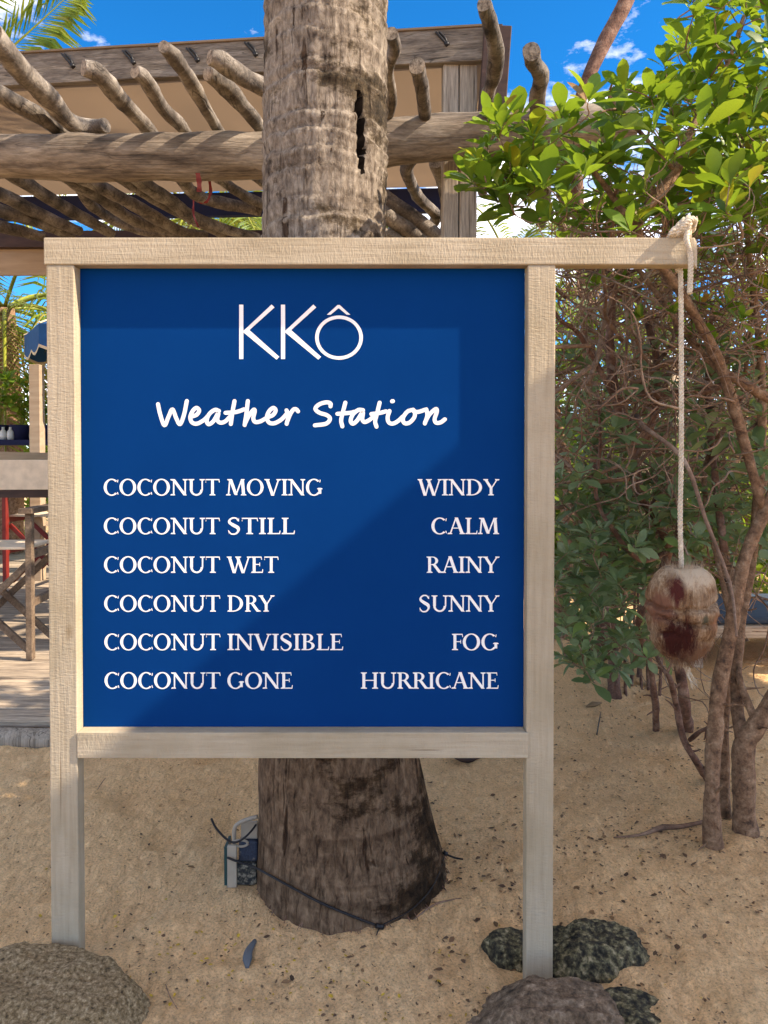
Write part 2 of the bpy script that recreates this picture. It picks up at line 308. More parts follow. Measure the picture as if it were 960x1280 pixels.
M = {}
M['sand'] = mat_sand(); M['post'] = mat_frame('cream_wood_upright', 'z'); M['rail'] = mat_frame('cream_wood_level', 'x')
M['blue'] = surf('blue_panel', [(0.3, (0.0, 0.033, 0.142)), (0.7, (0.0, 0.037, 0.156))], nscale=3, rough=0.5, bump=0.02, bdist=0.001, spec=0.0)
M['letter'] = surf('white_vinyl', [(0.3, (0.82, 0.80, 0.76)), (0.7, (0.88, 0.86, 0.82))], nscale=20, rough=0.5, bump=0)
M['palm'] = mat_palm(); M['husk'] = mat_husk()
M['hole'] = plain('dark_hollow', (0.012, 0.009, 0.007), 1.0, 0.0)  # near-black colour for the faces inside the bark split
M['rope'] = surf('rope', [(0.3, (0.46, 0.38, 0.28)), (0.7, (0.72, 0.64, 0.50))], nscale=60, fine=400, rough=0.9, bump=0.4, bdist=0.001, spec=0.1)
M['drift'] = surf('driftwood', [(0.29, (0.03, 0.025, 0.022)), (0.47, (0.135, 0.113, 0.092)), (0.72, (0.34, 0.30, 0.25))], scale=(1, 1, 1), nscale=9, fine=70, rough=0.85, bump=0.5, bdist=0.008, crack=((9, 0.5, 9), 2.4, 0.35), rnd=0.12)
M['beamlog'] = surf('weathered_log', [(0.29, (0.045, 0.034, 0.027)), (0.46, (0.18, 0.142, 0.106)), (0.72, (0.35, 0.297, 0.232))], scale=(0.18, 1, 1), nscale=16, fine=70, rough=0.85, bump=0.6, bdist=0.008, crack=((0.07, 9, 9), 2.6, 0.55))
M['fascia'] = surf('grey_board', [(0.3, (0.10, 0.078, 0.06)), (0.55, (0.20, 0.165, 0.13)), (0.8, (0.30, 0.26, 0.215))], scale=(0.06, 1, 1), nscale=40, fine=140, rough=0.85, bump=0.4, bdist=0.004, crack=((0.1, 6, 6), 4, 0.35))
M['cutend'] = surf('sawn_end_grain', [(0.35, (0.10, 0.075, 0.055)), (0.5, (0.30, 0.24, 0.175)), (0.65, (0.42, 0.34, 0.25))], nscale=55, fine=200, rough=0.9, bump=0.5, bdist=0.004)
M['uprwood'] = surf('grey_post_wood', [(0.3, (0.20, 0.16, 0.12)), (0.55, (0.34, 0.285, 0.22)), (0.8, (0.44, 0.38, 0.31))], scale=(1, 1, 0.06), nscale=40, fine=140, rough=0.85, bump=0.4, bdist=0.004, crack=((6, 6, 0.1), 4, 0.3))
M['darkwood'] = surf('dark_wood', [(0.3, (0.03, 0.016, 0.012)), (0.7, (0.075, 0.04, 0.03))], scale=(0.2, 1, 1), nscale=20, rough=0.6, bump=0.2)
M['deck'] = surf('deck_board', [(0.3, (0.22, 0.17, 0.125)), (0.6, (0.42, 0.34, 0.25)), (0.8, (0.5, 0.42, 0.32))], scale=(0.08, 1, 1), nscale=30, fine=120, rough=0.85, bump=0.4, bdist=0.003, rnd=0.15)
M['chair'] = surf('chair_wood', [(0.3, (0.09, 0.058, 0.038)), (0.7, (0.23, 0.165, 0.11))], nscale=18, fine=90, rough=0.75, bump=0.2, rnd=0.08)
M['navy'] = plain('navy_cloth', (0.008, 0.012, 0.05), 0.8); M['parasol'] = plain('blue_cloth', (0.01, 0.085, 0.26), 0.8)
M['whitecloth'] = plain('white_cloth', (0.66, 0.54, 0.39), 0.85); M['duskcloth'] = plain('dull_blue_cloth', (0.035, 0.055, 0.08), 0.9); M['red'] = plain('red_paint', (0.17, 0.016, 0.012), 0.5)
M['black'] = plain('black_plastic', (0.012, 0.012, 0.014), 0.4); M['greymetal'] = plain('grey_metal', (0.36, 0.31, 0.24), 0.45)
M['housing'] = surf('dusty_blue_black', [(0.35, (0.02, 0.03, 0.055)), (0.6, (0.04, 0.055, 0.085)), (0.72, (0.28, 0.24, 0.18))], nscale=40, fine=200, rough=0.6, bump=0.2)
M['barnacle'] = surf('sand_crusted', [(0.4, (0.03, 0.035, 0.04)), (0.5, (0.07, 0.07, 0.06)), (0.62, (0.32, 0.29, 0.22))], nscale=90, fine=300, rough=0.9, bump=0.8, bdist=0.006)
M['teal'] = plain('teal_glass', (0.015, 0.06, 0.06), 0.3)
M['granite'] = surf('granite', [(0.32, (0.06, 0.04, 0.02)), (0.43, (0.20, 0.132, 0.062)), (0.53, (0.29, 0.20, 0.105)), (0.68, (0.48, 0.36, 0.21))], nscale=120, detail=10, fine=300, rough=0.9, bump=0.7, bdist=0.004)
M['brownrock'] = surf('brown_rock', [(0.3, (0.05, 0.035, 0.024)), (0.43, (0.17, 0.112, 0.068)), (0.55, (0.27, 0.185, 0.118)), (0.7, (0.46, 0.34, 0.23))], nscale=50, detail=10, fine=170, rough=0.9, bump=1.0, bdist=0.009)
M['mossrock'] = surf('mossy_rock', [(0.36, (0.016, 0.015, 0.011)), (0.47, (0.065, 0.055, 0.032)), (0.56, (0.16, 0.14, 0.072)), (0.68, (0.34, 0.28, 0.17))], nscale=60, detail=10, fine=120, rough=0.85, bump=0.8, bdist=0.008)
M['redbark'] = surf('red_brown_bark', [(0.3, (0.06, 0.03, 0.02)), (0.5, (0.17, 0.085, 0.055)), (0.72, (0.32, 0.20, 0.14))], nscale=22, fine=110, rough=0.8, bump=0.6, bdist=0.006)
M['palebark'] = surf('pale_bark', [(0.3, (0.07, 0.04, 0.026)), (0.42, (0.19, 0.105, 0.058)), (0.55, (0.28, 0.165, 0.095)), (0.75, (0.42, 0.285, 0.18))], nscale=36, fine=150, rough=0.85, bump=0.8, bdist=0.006)
M['twig'] = surf('twig_bark', [(0.3, (0.10, 0.05, 0.032)), (0.5, (0.26, 0.16, 0.105)), (0.72, (0.44, 0.33, 0.24))], nscale=6, fine=60, rough=0.85, bump=0.2)
M['litter'] = leafmat('leaf_litter', [(0.0, (0.05, 0.028, 0.018)), (0.4, (0.13, 0.07, 0.04)), (0.7, (0.24, 0.13, 0.06)), (1.0, (0.08, 0.05, 0.035))], 0.05, 0.8)
M['petal'] = leafmat('yellow_petal', [(0.0, (0.55, 0.33, 0.03)), (0.6, (0.62, 0.42, 0.05)), (1.0, (0.38, 0.22, 0.03))], 0.15, 0.7)
M['sunleaf'] = leafmat('fleshy_leaf', [(0.0, (0.03, 0.085, 0.014)), (0.4, (0.085, 0.19, 0.020)), (0.78, (0.16, 0.265, 0.03)), (0.94, (0.26, 0.32, 0.03)), (0.975, (0.45, 0.36, 0.03)), (0.99, (0.30, 0.15, 0.05))], 0.40, 0.46, (0.34, 0.48, 0.03))
M['greyleaf'] = leafmat('grey_green_leaf', [(0.0, (0.10, 0.165, 0.065)), (0.5, (0.175, 0.25, 0.11)), (0.85, (0.28, 0.34, 0.19)), (1.0, (0.20, 0.30, 0.07))], 0.28, 0.42, (0.16, 0.30, 0.06))
M['farleaf'] = leafmat('bright_hedge_leaf', [(0.0, (0.035, 0.09, 0.015)), (0.5, (0.09, 0.18, 0.02)), (1.0, (0.17, 0.26, 0.03))], 0.4, 0.5, (0.4, 0.55, 0.04))
M['frond'] = leafmat('palm_leaflet', [(0.0, (0.04, 0.10, 0.015)), (0.5, (0.10, 0.19, 0.02)), (0.85, (0.22, 0.28, 0.03)), (1.0, (0.33, 0.29, 0.06))], 0.4, 0.4, (0.45, 0.5, 0.04))
M['deadfrond'] = leafmat('dead_leaflet', [(0.0, (0.20, 0.12, 0.06)), (1.0, (0.42, 0.30, 0.16))], 0.3, 0.7, (0.4, 0.25, 0.1))
M['petiole'] = plain('green_petiole', (0.22, 0.24, 0.03), 0.4)
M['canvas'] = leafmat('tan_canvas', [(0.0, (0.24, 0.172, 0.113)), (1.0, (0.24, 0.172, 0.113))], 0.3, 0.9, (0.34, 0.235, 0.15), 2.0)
M['cream_canvas'] = leafmat('cream_canvas', [(0.0, (0.72, 0.66, 0.56)), (1.0, (0.72, 0.66, 0.56))], 0.4, 0.9, (0.72, 0.66, 0.54), 2.0)  # translucent cloth of the added canopy, passes soft fill into the shade
M['tanboard'] = surf('tan_board', [(0.3, (0.30, 0.215, 0.14)), (0.7, (0.42, 0.32, 0.22))], scale=(0.1, 1, 1), nscale=25, rough=0.8, bump=0.2)
M['tabletop'] = surf('pale_green_slats', [(0.3, (0.13, 0.14, 0.075)), (0.7, (0.24, 0.24, 0.14))], scale=(0.1, 1, 1), nscale=25, rough=0.5, bump=0.2)
M['terracotta'] = plain('terracotta', (0.35, 0.13, 0.06)); M['glassy'] = plain('bottle_glass', (0.55, 0.55, 0.5), 0.15, 0.6)
M['shingle'] = surf('cedar_shingle', [(0.3, (0.16, 0.12, 0.09)), (0.7, (0.30, 0.24, 0.18))], nscale=12, fine=60, rough=0.9, bump=0.4, rnd=0.2)

# ------------------------------------------------------------------ ground: one sheet, fine near the camera
def ground():
    def axis(lo, hi, step, far, g=1.22):
        a = list(np.arange(lo, hi, step)); b = []; x = a[-1]; s = step
        while x < far: s *= g; x += s; b.append(x)
        c = []; x = a[0]; s = step
        while x > -far: s *= g; x -= s; c.append(x)
        return c[::-1] + a + b
    xs = axis(-2.0, 2.2, 0.014, 400, 1.18); ys = axis(-0.5, 3.4, 0.014, 400, 1.18)
    vs = []
    for y in ys:
        for x in xs:
            z = gz(x, y)
            if abs(x) < 4 and -1.5 < y < 5.5:
                q = Vector((x, y, 0))
                z += 0.009 * noise.fractal(q * 9, 0.9, 2.2, 3) + 0.006 * noise.noise(Vector((x * 34, y * 21, 1)))
                z -= 0.045 * max(0, noise.noise(q * 5.3 + Vector((9, 3, 0))) - 0.22) - 0.012 * max(0, noise.noise(q * 3.1 + Vector((2, 8, 0))) - 0.1)
            vs.append((x, y, z))
    nx = len(xs); fs = [(j*nx+i, j*nx+i+1, (j+1)*nx+i+1, (j+1)*nx+i) for j in range(len(ys)-1) for i in range(nx-1)]
    mb = MB(); mb.add(vs, fs, 0, True); o = mb.build('sand_ground', M['sand']); o['kind'] = 'structure'
ground()

# ------------------------------------------------------------------ added canopy out of view: its edge shades the sign, its cloth lends fill
def canopy():
    ex, ez = 2.6, 1.30 + 0.8533 * (2.6 - 0.313); y0, y1 = -4.6, 2.3
    t = thing('added_shade_canopy', 'added canvas canopy on posts, out of view at right, to shade the sign', 'canopy', (4.1, -1, 0))
    for x in (2.72, 5.5):
        for y in (-4.4, -2.2, 0.0, 2.1): mb = MB(); mb.box((x - .05, y - .05, -.1), (x + .05, y + .05, ez - .1)); mb.build('post', M['uprwood'], t, .005)
        mb = MB(); mb.box((x - .04, y0, ez - .099), (x + .04, y1, ez - .02)); mb.build('beam', M['uprwood'], t)
    vs = []
    for j in range(25):
        for i in range(13):
            u = i/12; v = (j/24*3) % 1 if j < 24 else 1.0; vs.append((ex + 3.1*u, y0 + (y1-y0)*j/24, ez + 0.25*math.sin(math.pi*u) - 0.05*math.sin(math.pi*v)*math.sin(math.pi*u)))
    mb = MB(); mb.add(vs, [(j*13+i, j*13+i+1, (j+1)*13+i+1, (j+1)*13+i) for j in range(24) for i in range(12)], 0, True); mb.build('canvas', M['cream_canvas'], t)
    mb = MB(); mb.box((ex - .012, y0, ez - .14), (ex - .006, y1, ez)); mb.build('valance', M['cream_canvas'], t)
canopy()

# ------------------------------------------------------------------ the sign stand
SY = 0.0; TH = 0.037; REC = 0.031
xl0 = W(59.5, 620, SY).x; xl1 = W(94.5, 620, SY).x; xr0 = W(659, 620, SY).x; xr1 = W(693.5, 620, SY).x
zt1 = W(480, 297, SY).z; zt0 = W(480, 331, SY).z; zb1 = W(480, 915, SY).z; zb0 = W(480, 947, SY).z
xe = W(868, 310, SY).x
sign = thing('sign_stand', 'blue weather board in a cream timber frame on two posts with a side arm', 'sign', (0, 0, 0))
def fine_box(lo, hi, name, mat, bevel=0.0025):
    mb = MB(); mb.box(lo, hi); return mb.build(name, mat, sign, bevel)
fine_box((xl0, SY, -0.15), (xl1, SY + TH, zt0 - 0.0005), 'post', M['post'])
fine_box((xr0, SY, -0.15), (xr1, SY + TH, zt0 - 0.0005), 'post', M['post'])
mb = MB(); x0 = xl0 - 0.004; cx = 0.022
vs = [(x0, SY-0.002, zt0), (xe, SY-0.002, zt0), (xe+cx, SY+TH, zt0), (x0, SY+TH, zt0)]; vs += [(a, b, zt1) for a, b, _ in vs]
mb.add(vs, [(3,2,1,0),(4,5,6,7),(0,1,5,4),(1,2,6,5),(2,3,7,6),(3,0,4,7)]); mb.build('arm_rail', M['rail'], sign, 0.0025)
fine_box((xl1 + 0.0005, SY - 0.004, zb0), (xr0 + 0.0045, SY - 0.0002, zb1), 'rail_face', M['rail'], 0.0015)
fine_box((xl1 + 0.0005, SY, zb0), (xr0 - 0.0005, SY + TH, zb1), 'bottom_rail', M['rail'])
panel = fine_box((xl1 + 0.001, SY + REC, zb1 + 0.0005), (xr0 - 0.001, SY + REC + 0.005, zt0 - 0.0005), 'panel', M['blue'], 0)

# lettering, drawn in photo pixels and laid on the panel's face
PF = SY + REC - 0.00012
class INK:
    def __init__(s): s.mb = MB(); s.k = 0
    def poly(s, pts):                       # convex or strip-like outline, px coordinates
        y = PF - 0.00002 * (s.k % 9); s.k += 1
        P = [W(a, b, PF) for a, b in pts]; A = sum(P[i].x * P[(i+1) % len(P)].z - P[(i+1) % len(P)].x * P[i].z for i in range(len(P)))
        if A < 0: P.reverse()
        s.mb.add([(p.x, y, p.z) for p in P], [tuple(range(len(P)))])
    def strip(s, A, B):
        y = PF - 0.00002 * (s.k % 9); s.k += 1; n = len(A)
        P = [W(a, b, PF) for a, b in A] + [W(a, b, PF) for a, b in B]
        for i in range(n-1):
            yy = y - 0.000003*i; s.mb.add([(P[j].x, yy, P[j].z) for j in (i, i+1, n+i+1, n+i)], [(0, 1, 2, 3)])
    def pen(s, pts, w, n=8, smooth=True):  # round pen stroke
        P = [Vector((a, b, 0)) for a, b in pts]; path = catmull(P, n) if smooth and len(P) > 2 else P
        N = len(path); A = []; B = []; ws = w if isinstance(w, list) else [w, w]
        for i, p in enumerate(path):
            t = (path[min(i+1, N-1)] - path[max(i-1, 0)]).normalized(); q = Vector((-t.y, t.x, 0))
            u = i / (N-1) * (len(ws)-1); k = min(int(u), len(ws)-2); r = (ws[k] + (ws[k+1]-ws[k]) * (u-k)) / 2
            A.append((p.x + q.x*r, p.y + q.y*r)); B.append((p.x - q.x*r, p.y - q.y*r))
        s.strip(A, B)
        if smooth:
            for p, r in ((path[0], ws[0]/2), (path[-1], ws[-1]/2)):
                s.poly([(p.x + r*math.cos(a*math.pi/6), p.y + r*math.sin(a*math.pi/6)) for a in range(12)])
    def done(s, label=None): s.mb.build('lettering', M['letter'], None).parent = panel

# serif capitals: unit square, y up, cap height 1; each glyph returns (advance, list of strips/polys)
TK, TN = 0.158, 0.078
def gl(ch):
    S = []; Pp = []
    def stem(x, w=TK, y0=0, y1=1): Pp.append([(x-w/2, y0), (x+w/2, y0), (x+w/2, y1), (x-w/2, y1)])
    def ser(x, y, hw=0.14, up=1):           # bracketed slab serif
        t = 0.045; Pp.append([(x-hw, y), (x+hw, y), (x+hw, y+t*up), (x+hw*0.55, y+t*1.9*up), (x-hw*0.55, y+t*1.9*up), (x-hw, y+t*up)])
    def diag(x0, y0, x1, y1, w): Pp.append([(x0-w/2, y0), (x0+w/2, y0), (x1+w/2, y1), (x1-w/2, y1)])
    def hbar(x0, x1, y, t=TN): Pp.append([(x0, y-t/2), (x1, y-t/2), (x1, y+t/2), (x0, y+t/2)])
    def tick(x, y, dy, lean=0.03): Pp.append([(x-0.045, y), (x+0.01, y), (x+lean, y+dy), (x-0.005, y+dy)])
    def arc(cx, cy, rx, ry, a0, a1, wx=TK*1.08, wy=TN*0.9, n=22):
        A = []; B = []
        for i in range(n+1):
            a = math.radians(a0 + (a1-a0)*i/n); A.append((cx+rx*math.cos(a), cy+ry*math.sin(a))); B.append((cx+(rx-wx)*math.cos(a), cy+(ry-wy)*math.sin(a)))
        S.append((A, B))
    def rib(pts, ws):
        P = catmull([Vector((a, b, 0)) for a, b in pts], 8); N = len(P); A = []; B = []
        for i, p in enumerate(P):
            t = (P[min(i+1, N-1)]-P[max(i-1, 0)]).normalized(); u = i/(N-1)*(len(ws)-1); k = min(int(u), len(ws)-2); r = (ws[k]+(ws[k+1]-ws[k])*(u-k))/2
            A.append((p.x-t.y*r, p.y+t.x*r)); B.append((p.x+t.y*r, p.y-t.x*r))
        S.append((A, B))
    if ch == 'C': arc(.48, .5, .46, .525, 47, 313); tick(.83, .80, .17); tick(.83, .20, -.15, .04); w = .90
    elif ch == 'O': arc(.49, .5, .48, .525, 0, 360, n=36); w = 1.0
    elif ch == 'G': arc(.48, .5, .46, .525, 47, 318); tick(.83, .80, .17); stem(.82, TK, .10, .42); ser(.82, .375, .15); w = 1.0
    elif ch == 'N': stem(.17, TN); ser(.12, 0, .13); diag(.14, 1, .83, 0, TK*1.2); stem(.83, TN, 0.0, 1); ser(.83, 1, .14, -1); ser(.08, 1, .1, -1); w = .97
    elif ch == 'U': stem(.19, TK, .33, 1); ser(.19, 1, .17, -1); stem(.82, TN, .33, 1); ser(.82, 1, .15, -1); arc(.4835, .35, .3635, .37, 180, 360, TK*0.85, TN*1.3); w = .97
    elif ch == 'T': stem(.42); ser(.42, 0, .17); hbar(.03, .81, .968, .065); tick(.065, 1, -.21, -.05); Pp.append([(.81, 1), (.76, 1), (.80, .79), (.84, .79)]); w = .84
    elif ch == 'M': diag(.13, 0, .21, 1, TN); ser(.12, 0, .13); diag(.24, 1, .56, .04, TK*1.15); diag(.56, .02, .90, 1, TN); diag(1.0, 0, .93, 1, TK*1.1); ser(1.0, 0, .16); ser(.16, 1, .1, -1); ser(.97, 1, .08, -1); w = 1.16
    elif ch == 'V': diag(.15, 1, .48, -.02, TK*1.1); diag(.82, 1, .50, -.02, TN); ser(.15, 1, .15, -1); ser(.82, 1, .13, -1); w = .94
    elif ch == 'W': diag(.15, 1, .44, -.02, TK*1.1); diag(.72, 1, .47, -.02, TN); diag(.62, .98, .95, -.02, TK*1.1); diag(1.28, 1, .97, -.02, TN); ser(.15, 1, .14, -1); ser(.66, 1, .17, -1); ser(1.28, 1, .12, -1); w = 1.36
    elif ch == 'A': diag(.13, 0, .46, 1.02, TN); diag(.80, 0, .47, 1.02, TK*1.15); hbar(.24, .68, .37, .055); ser(.12, 0, .13); ser(.80, 0, .15); w = .92
    elif ch == 'Y': diag(.12, 1, .44, .45, TK*1.1); diag(.80, 1, .47, .45, TN); stem(.44, TK, 0, .47); ser(.44, 0, .16); ser(.13, 1, .14, -1); ser(.80, 1, .12, -1); w = .90
    elif ch == 'I': stem(.20); ser(.20, 0, .17); ser(.20, 1, .17, -1); w = .40
    elif ch == 'L': stem(.20); ser(.20, 1, .17, -1); ser(.16, 0, .13); hbar(.1, .64, .032, .065); tick(.655, 0, .22, .035); w = .70
    elif ch in 'EF':
        stem(.20); ser(.16, 1, .13, -1); hbar(.1, .62, .968, .065); Pp.append([(.62, 1), (.58, 1), (.61, .80), (.645, .80)]); hbar(.2, .52, .52, .055); Pp.append([(.50, .40), (.535, .40), (.535, .64), (.50, .64)])
        if ch == 'E': ser(.16, 0, .13); hbar(.1, .67, .032, .065); tick(.68, 0, .22, .035); w = .74
        else: ser(.20, 0, .17); w = .66
    elif ch == 'H': stem(.20); stem(.84); hbar(.2, .84, .51, .055); [ser(a, b, .17, c) for a in (.20, .84) for b, c in ((0, 1), (1, -1))]; w = 1.04
    elif ch == 'D': stem(.20); ser(.14, 0, .11); ser(.14, 1, .11, -1); arc(.34, .5, .58, .5, -90, 90, TK*1.1, .06); hbar(.2, .345, .03, .06); hbar(.2, .345, .97, .06); w = .98
    elif ch == 'R': stem(.20); ser(.20, 0, .16); ser(.14, 1, .11, -1); arc(.36, .74, .32, .26, -90, 90, TK, .055); hbar(.2, .365, .9725, .055); hbar(.2, .40, .5075, .055); diag(.44, .52, .80, 0, TK*1.2); ser(.83, 0, .11); w = .86
    elif ch == 'B': stem(.20); ser(.14, 0, .11); ser(.14, 1, .11, -1); arc(.36, .755, .28, .245, -90, 90, TK*.95, .055); hbar(.2, .365, .9725, .055); hbar(.2, .40, .52, .05); arc(.36, .265, .36, .265, -90, 90, TK*1.05, .055); hbar(.2, .365, .0275, .055); w = .78
    elif ch == 'S': rib([(.56, .83), (.46, .975), (.27, .985), (.13, .86), (.14, .70), (.33, .545), (.53, .40), (.57, .20), (.43, .02), (.22, .01), (.09, .16)], [TN*.9, TN, TN*1.1, .10, TK, TK*1.25, TK*1.25, .11, TN*1.2, TN, TN*.9]); tick(.59, .78, .2, .01); tick(.10, .24, -.24, -.02); w = .70
    return w, S, Pp
def word(txt, x0, x1, base, cap=20.3):
    ink = INK(); adv = []; x = 0; kern = {'A': 'VWYTC', 'L': 'TVWY', 'F': 'AO', 'R': 'Y'}
    for i, c in enumerate(txt): adv.append(x); x += gl(c)[0] + 0.02 - (0.06 if i+1 < len(txt) and txt[i+1] in kern.get(c, '') else 0)
    s = (x1 - x0) / (x - 0.04)
    for c, a in zip(txt, adv):
        w, S, Pp = gl(c); f = lambda p: (x0 + (a + p[0] - 0.01) * s, base - p[1] * cap)
        for A, B in S: ink.strip([f(p) for p in A], [f(p) for p in B])
        for P in Pp: ink.poly([f(p) for p in P])
    ink.done()
rows = [('MOVING', 283, 403.5, 'WINDY', 522, 619.2), ('STILL', 284, 368.6, 'CALM', 539, 667.6), ('WET', 283.5, 348, 'RAINY', 532.8, 716),
        ('DRY', 284, 342.5, 'SUNNY', 523.4, 764.5), ('INVISIBLE', 284, 429.3, 'FOG', 564.4, 812.6), ('GONE', 284, 366.3, 'HURRICANE', 450.6, 860.8)]
for i, (w1, a, b, w2, c, base) in enumerate(rows):
    word('COCONUT', 129.4 + 0.2*i, 274.5 + 0.2*i, base); word(w1, a, b, base); word(w2, c, 623.6, base)
# logo
lg = INK()
for dx in (0, 52.2):
    lg.poly([(299, 380.8), (304.2, 380.8), (304.2, 448.8), (299, 448.8)] if dx == 0 else [(351.2, 380.8), (356.4, 380.8), (356.4, 448.8), (351.2, 448.8)])
    lg.poly([(339.5 + dx, 380.6), (343.2 + dx, 384.2), (309.5 + dx, 414.6), (303.2 + dx, 414.6)])
    lg.poly([(303.2 + dx, 414.6), (310.2 + dx, 411.2), (349.2 + dx, 446.0), (345.6 + dx, 449.6)])
A = [(423.8 + 29.8*math.cos(a*math.pi/30), 422 + 27.6*math.sin(a*math.pi/30)) for a in range(61)]; B = [(423.8 + 25.4*math.cos(a*math.pi/30), 422 + 23.4*math.sin(a*math.pi/30)) for a in range(61)]
lg.strip(A, B)
lg.strip([(408.6, 393.4), (422, 381.2), (424.6, 381.2), (438, 393.4)], [(413.4, 393.4), (422.6, 385.6), (424.0, 385.6), (433.2, 393.4)]); lg.done()
# handwriting
def script(strokes, ox, oy, sc=200/960):
    k = INK()
    for st in strokes: k.pen([(ox + x*sc, oy + y*sc) for x, y in st], 5.0, 7)
    k.done()
script([[(36,97),(50,160),(75,224),(100,170),(123,128),(145,180),(168,217),(192,160),(209,78)],
        [(236,172),(268,160),(283,135),(266,119),(243,140),(230,175),(240,206),(270,214),(310,193),(336,168)],
        [(402,138),(378,131),(345,155),(328,195),(340,217),(368,200),(398,150),(392,190),(410,208),(440,200),(468,172)],
        [(495,79),(482,150),(473,216)], [(441,149),(490,146),(520,140),(552,128)],
        [(575,78),(567,150),(556,222)], [(557,216),(580,168),(610,130),(616,142),(608,180),(618,203),(650,200),(694,175)],
        [(694,175),(726,162),(742,135),(728,119),(704,138),(690,172),(700,205),(732,212),(775,190),(808,156)],
        [(807,134),(818,165),(808,215)], [(810,205),(828,160),(848,130),(866,128),(876,140)]], 190, 485)
script([[(207,110),(206,92),(180,86),(140,98),(116,124),(140,148),(185,163),(204,185),(180,214),(113,224)],
        [(296,88),(280,150),(271,195),(278,230)], [(248,155),(290,152),(330,148),(350,143)],
        [(402,133),(374,132),(342,158),(328,195),(340,214),(366,196),(400,145),(398,188),(412,204),(440,192),(468,168)],
        [(502,88),(487,150),(475,200),(483,232)], [(452,156),(500,150),(540,140)], [(561,138),(550,175),(556,205),(580,214),(612,198),(640,172)], [(576,80),(582,79)],
        [(703,130),(668,142),(642,180),(650,210),(680,208),(710,175),(712,142),(700,131)], [(708,142),(735,143),(775,130)],
        [(782,128),(788,165),(773,213)], [(774,206),(800,160),(838,126),(845,142),(832,185),(840,208),(868,206),(893,188)]], 370, 485)

# ------------------------------------------------------------------ rope, knot, coconut
def twisted(mb, pts, r, turns_per_m=38, strands=3, n=10):
    path = catmull(pts, n); acc = 0; P = [[] for _ in range(strands)]; prev = None
    dense = []
    for i in range(len(path) - 1):
        L_ = (path[i+1]-path[i]).length; k = max(1, int(L_ / 0.0032))
        for j in range(k): dense.append(path[i].lerp(path[i+1], j / k))
    dense.append(path[-1])
    for i, p in enumerate(dense):
        t = (dense[min(i+1, len(dense)-1)] - dense[max(i-1, 0)]).normalized()
        a = t.cross(Vector((0.2, 1, 0.1))) if prev is None else prev - t*prev.dot(t); a.normalize(); prev = a; b = t.cross(a)
        if i: acc += (p - dense[i-1]).length
        for s in range(strands):
            th = acc * turns_per_m * 2*math.pi + s*2*math.pi/strands; P[s].append(p + (a*math.cos(th) + b*math.sin(th)) * r * 0.5)
    for s in range(strands): tube(mb, P[s], r*0.58, 6, 1, spline=False)
rx = W(852, 400, 0.02).x; ry = 0.018
ctop = W(852, 703, ry)
ropeo = thing('rope', 'pale twisted rope knotted over the end of the sign arm', 'rope', (rx, ry, zt1))
mb = MB(); twisted(mb, [(rx, 0.052, zt1 - 0.02), (rx, 0.040, zt0 - 0.004), (rx, 0.026, zt0 - 0.03), (rx + 0.0005, ry, 1.2), (rx - 0.001, ry, ctop.z + 0.1), (ctop.x, ry, ctop.z - 0.014)], 0.0056); mb.build('hanging_line', M['rope'], ropeo)
kx = W(860, 283, 0).x
mb = MB(); twisted(mb, [(kx - 0.004, 0.02, zt1 + 0.022), (kx - 0.004, -0.006, zt1 + 0.016), W(858, 300, -0.014), W(863, 320, -0.012), W(863, 345, -0.011), W(862, 367, -0.010)], 0.0062, 44); mb.build('loose_end', M['rope'], ropeo)
mb = MB()
for k, (dx, r1) in enumerate([(-0.034, 0.009), (-0.024, 0.018), (-0.013, 0.026), (-0.002, 0.030), (0.009, 0.028)]):
    c = Vector((kx + dx * 0.8, 0.012, zt1 + r1 * 0.62 + 0.006)); loop = []
    for a in range(13):
        th = 2*math.pi*a/12; loop.append(c + Vector((0.010*math.sin(th) + 0.008*math.cos(th), 0.024*math.sin(th), (0.6*r1 + 0.004)*math.cos(th))))
    twisted(mb, loop, 0.006, 44, n=4)
twisted(mb, [(kx-0.03, -0.008, zt1+0.004), (kx-0.008, -0.016, zt1+0.030), (kx+0.012, -0.004, zt1+0.036), (kx+0.018, 0.02, zt1+0.02)], 0.0062, 44)
tube(mb, [(kx, 0.012, zt1), (kx, 0.012, zt1+0.035)], [0.012, 0.014], 8, 3)
tube(mb, [(kx+0.014, 0.0, zt1+0.022), (kx+0.019, -0.002, zt1+0.036), (kx+0.018, -0.002, zt1+0.046)], [0.003, 0.002, 0.001], 5)
mb.build('knot', M['rope'], ropeo)

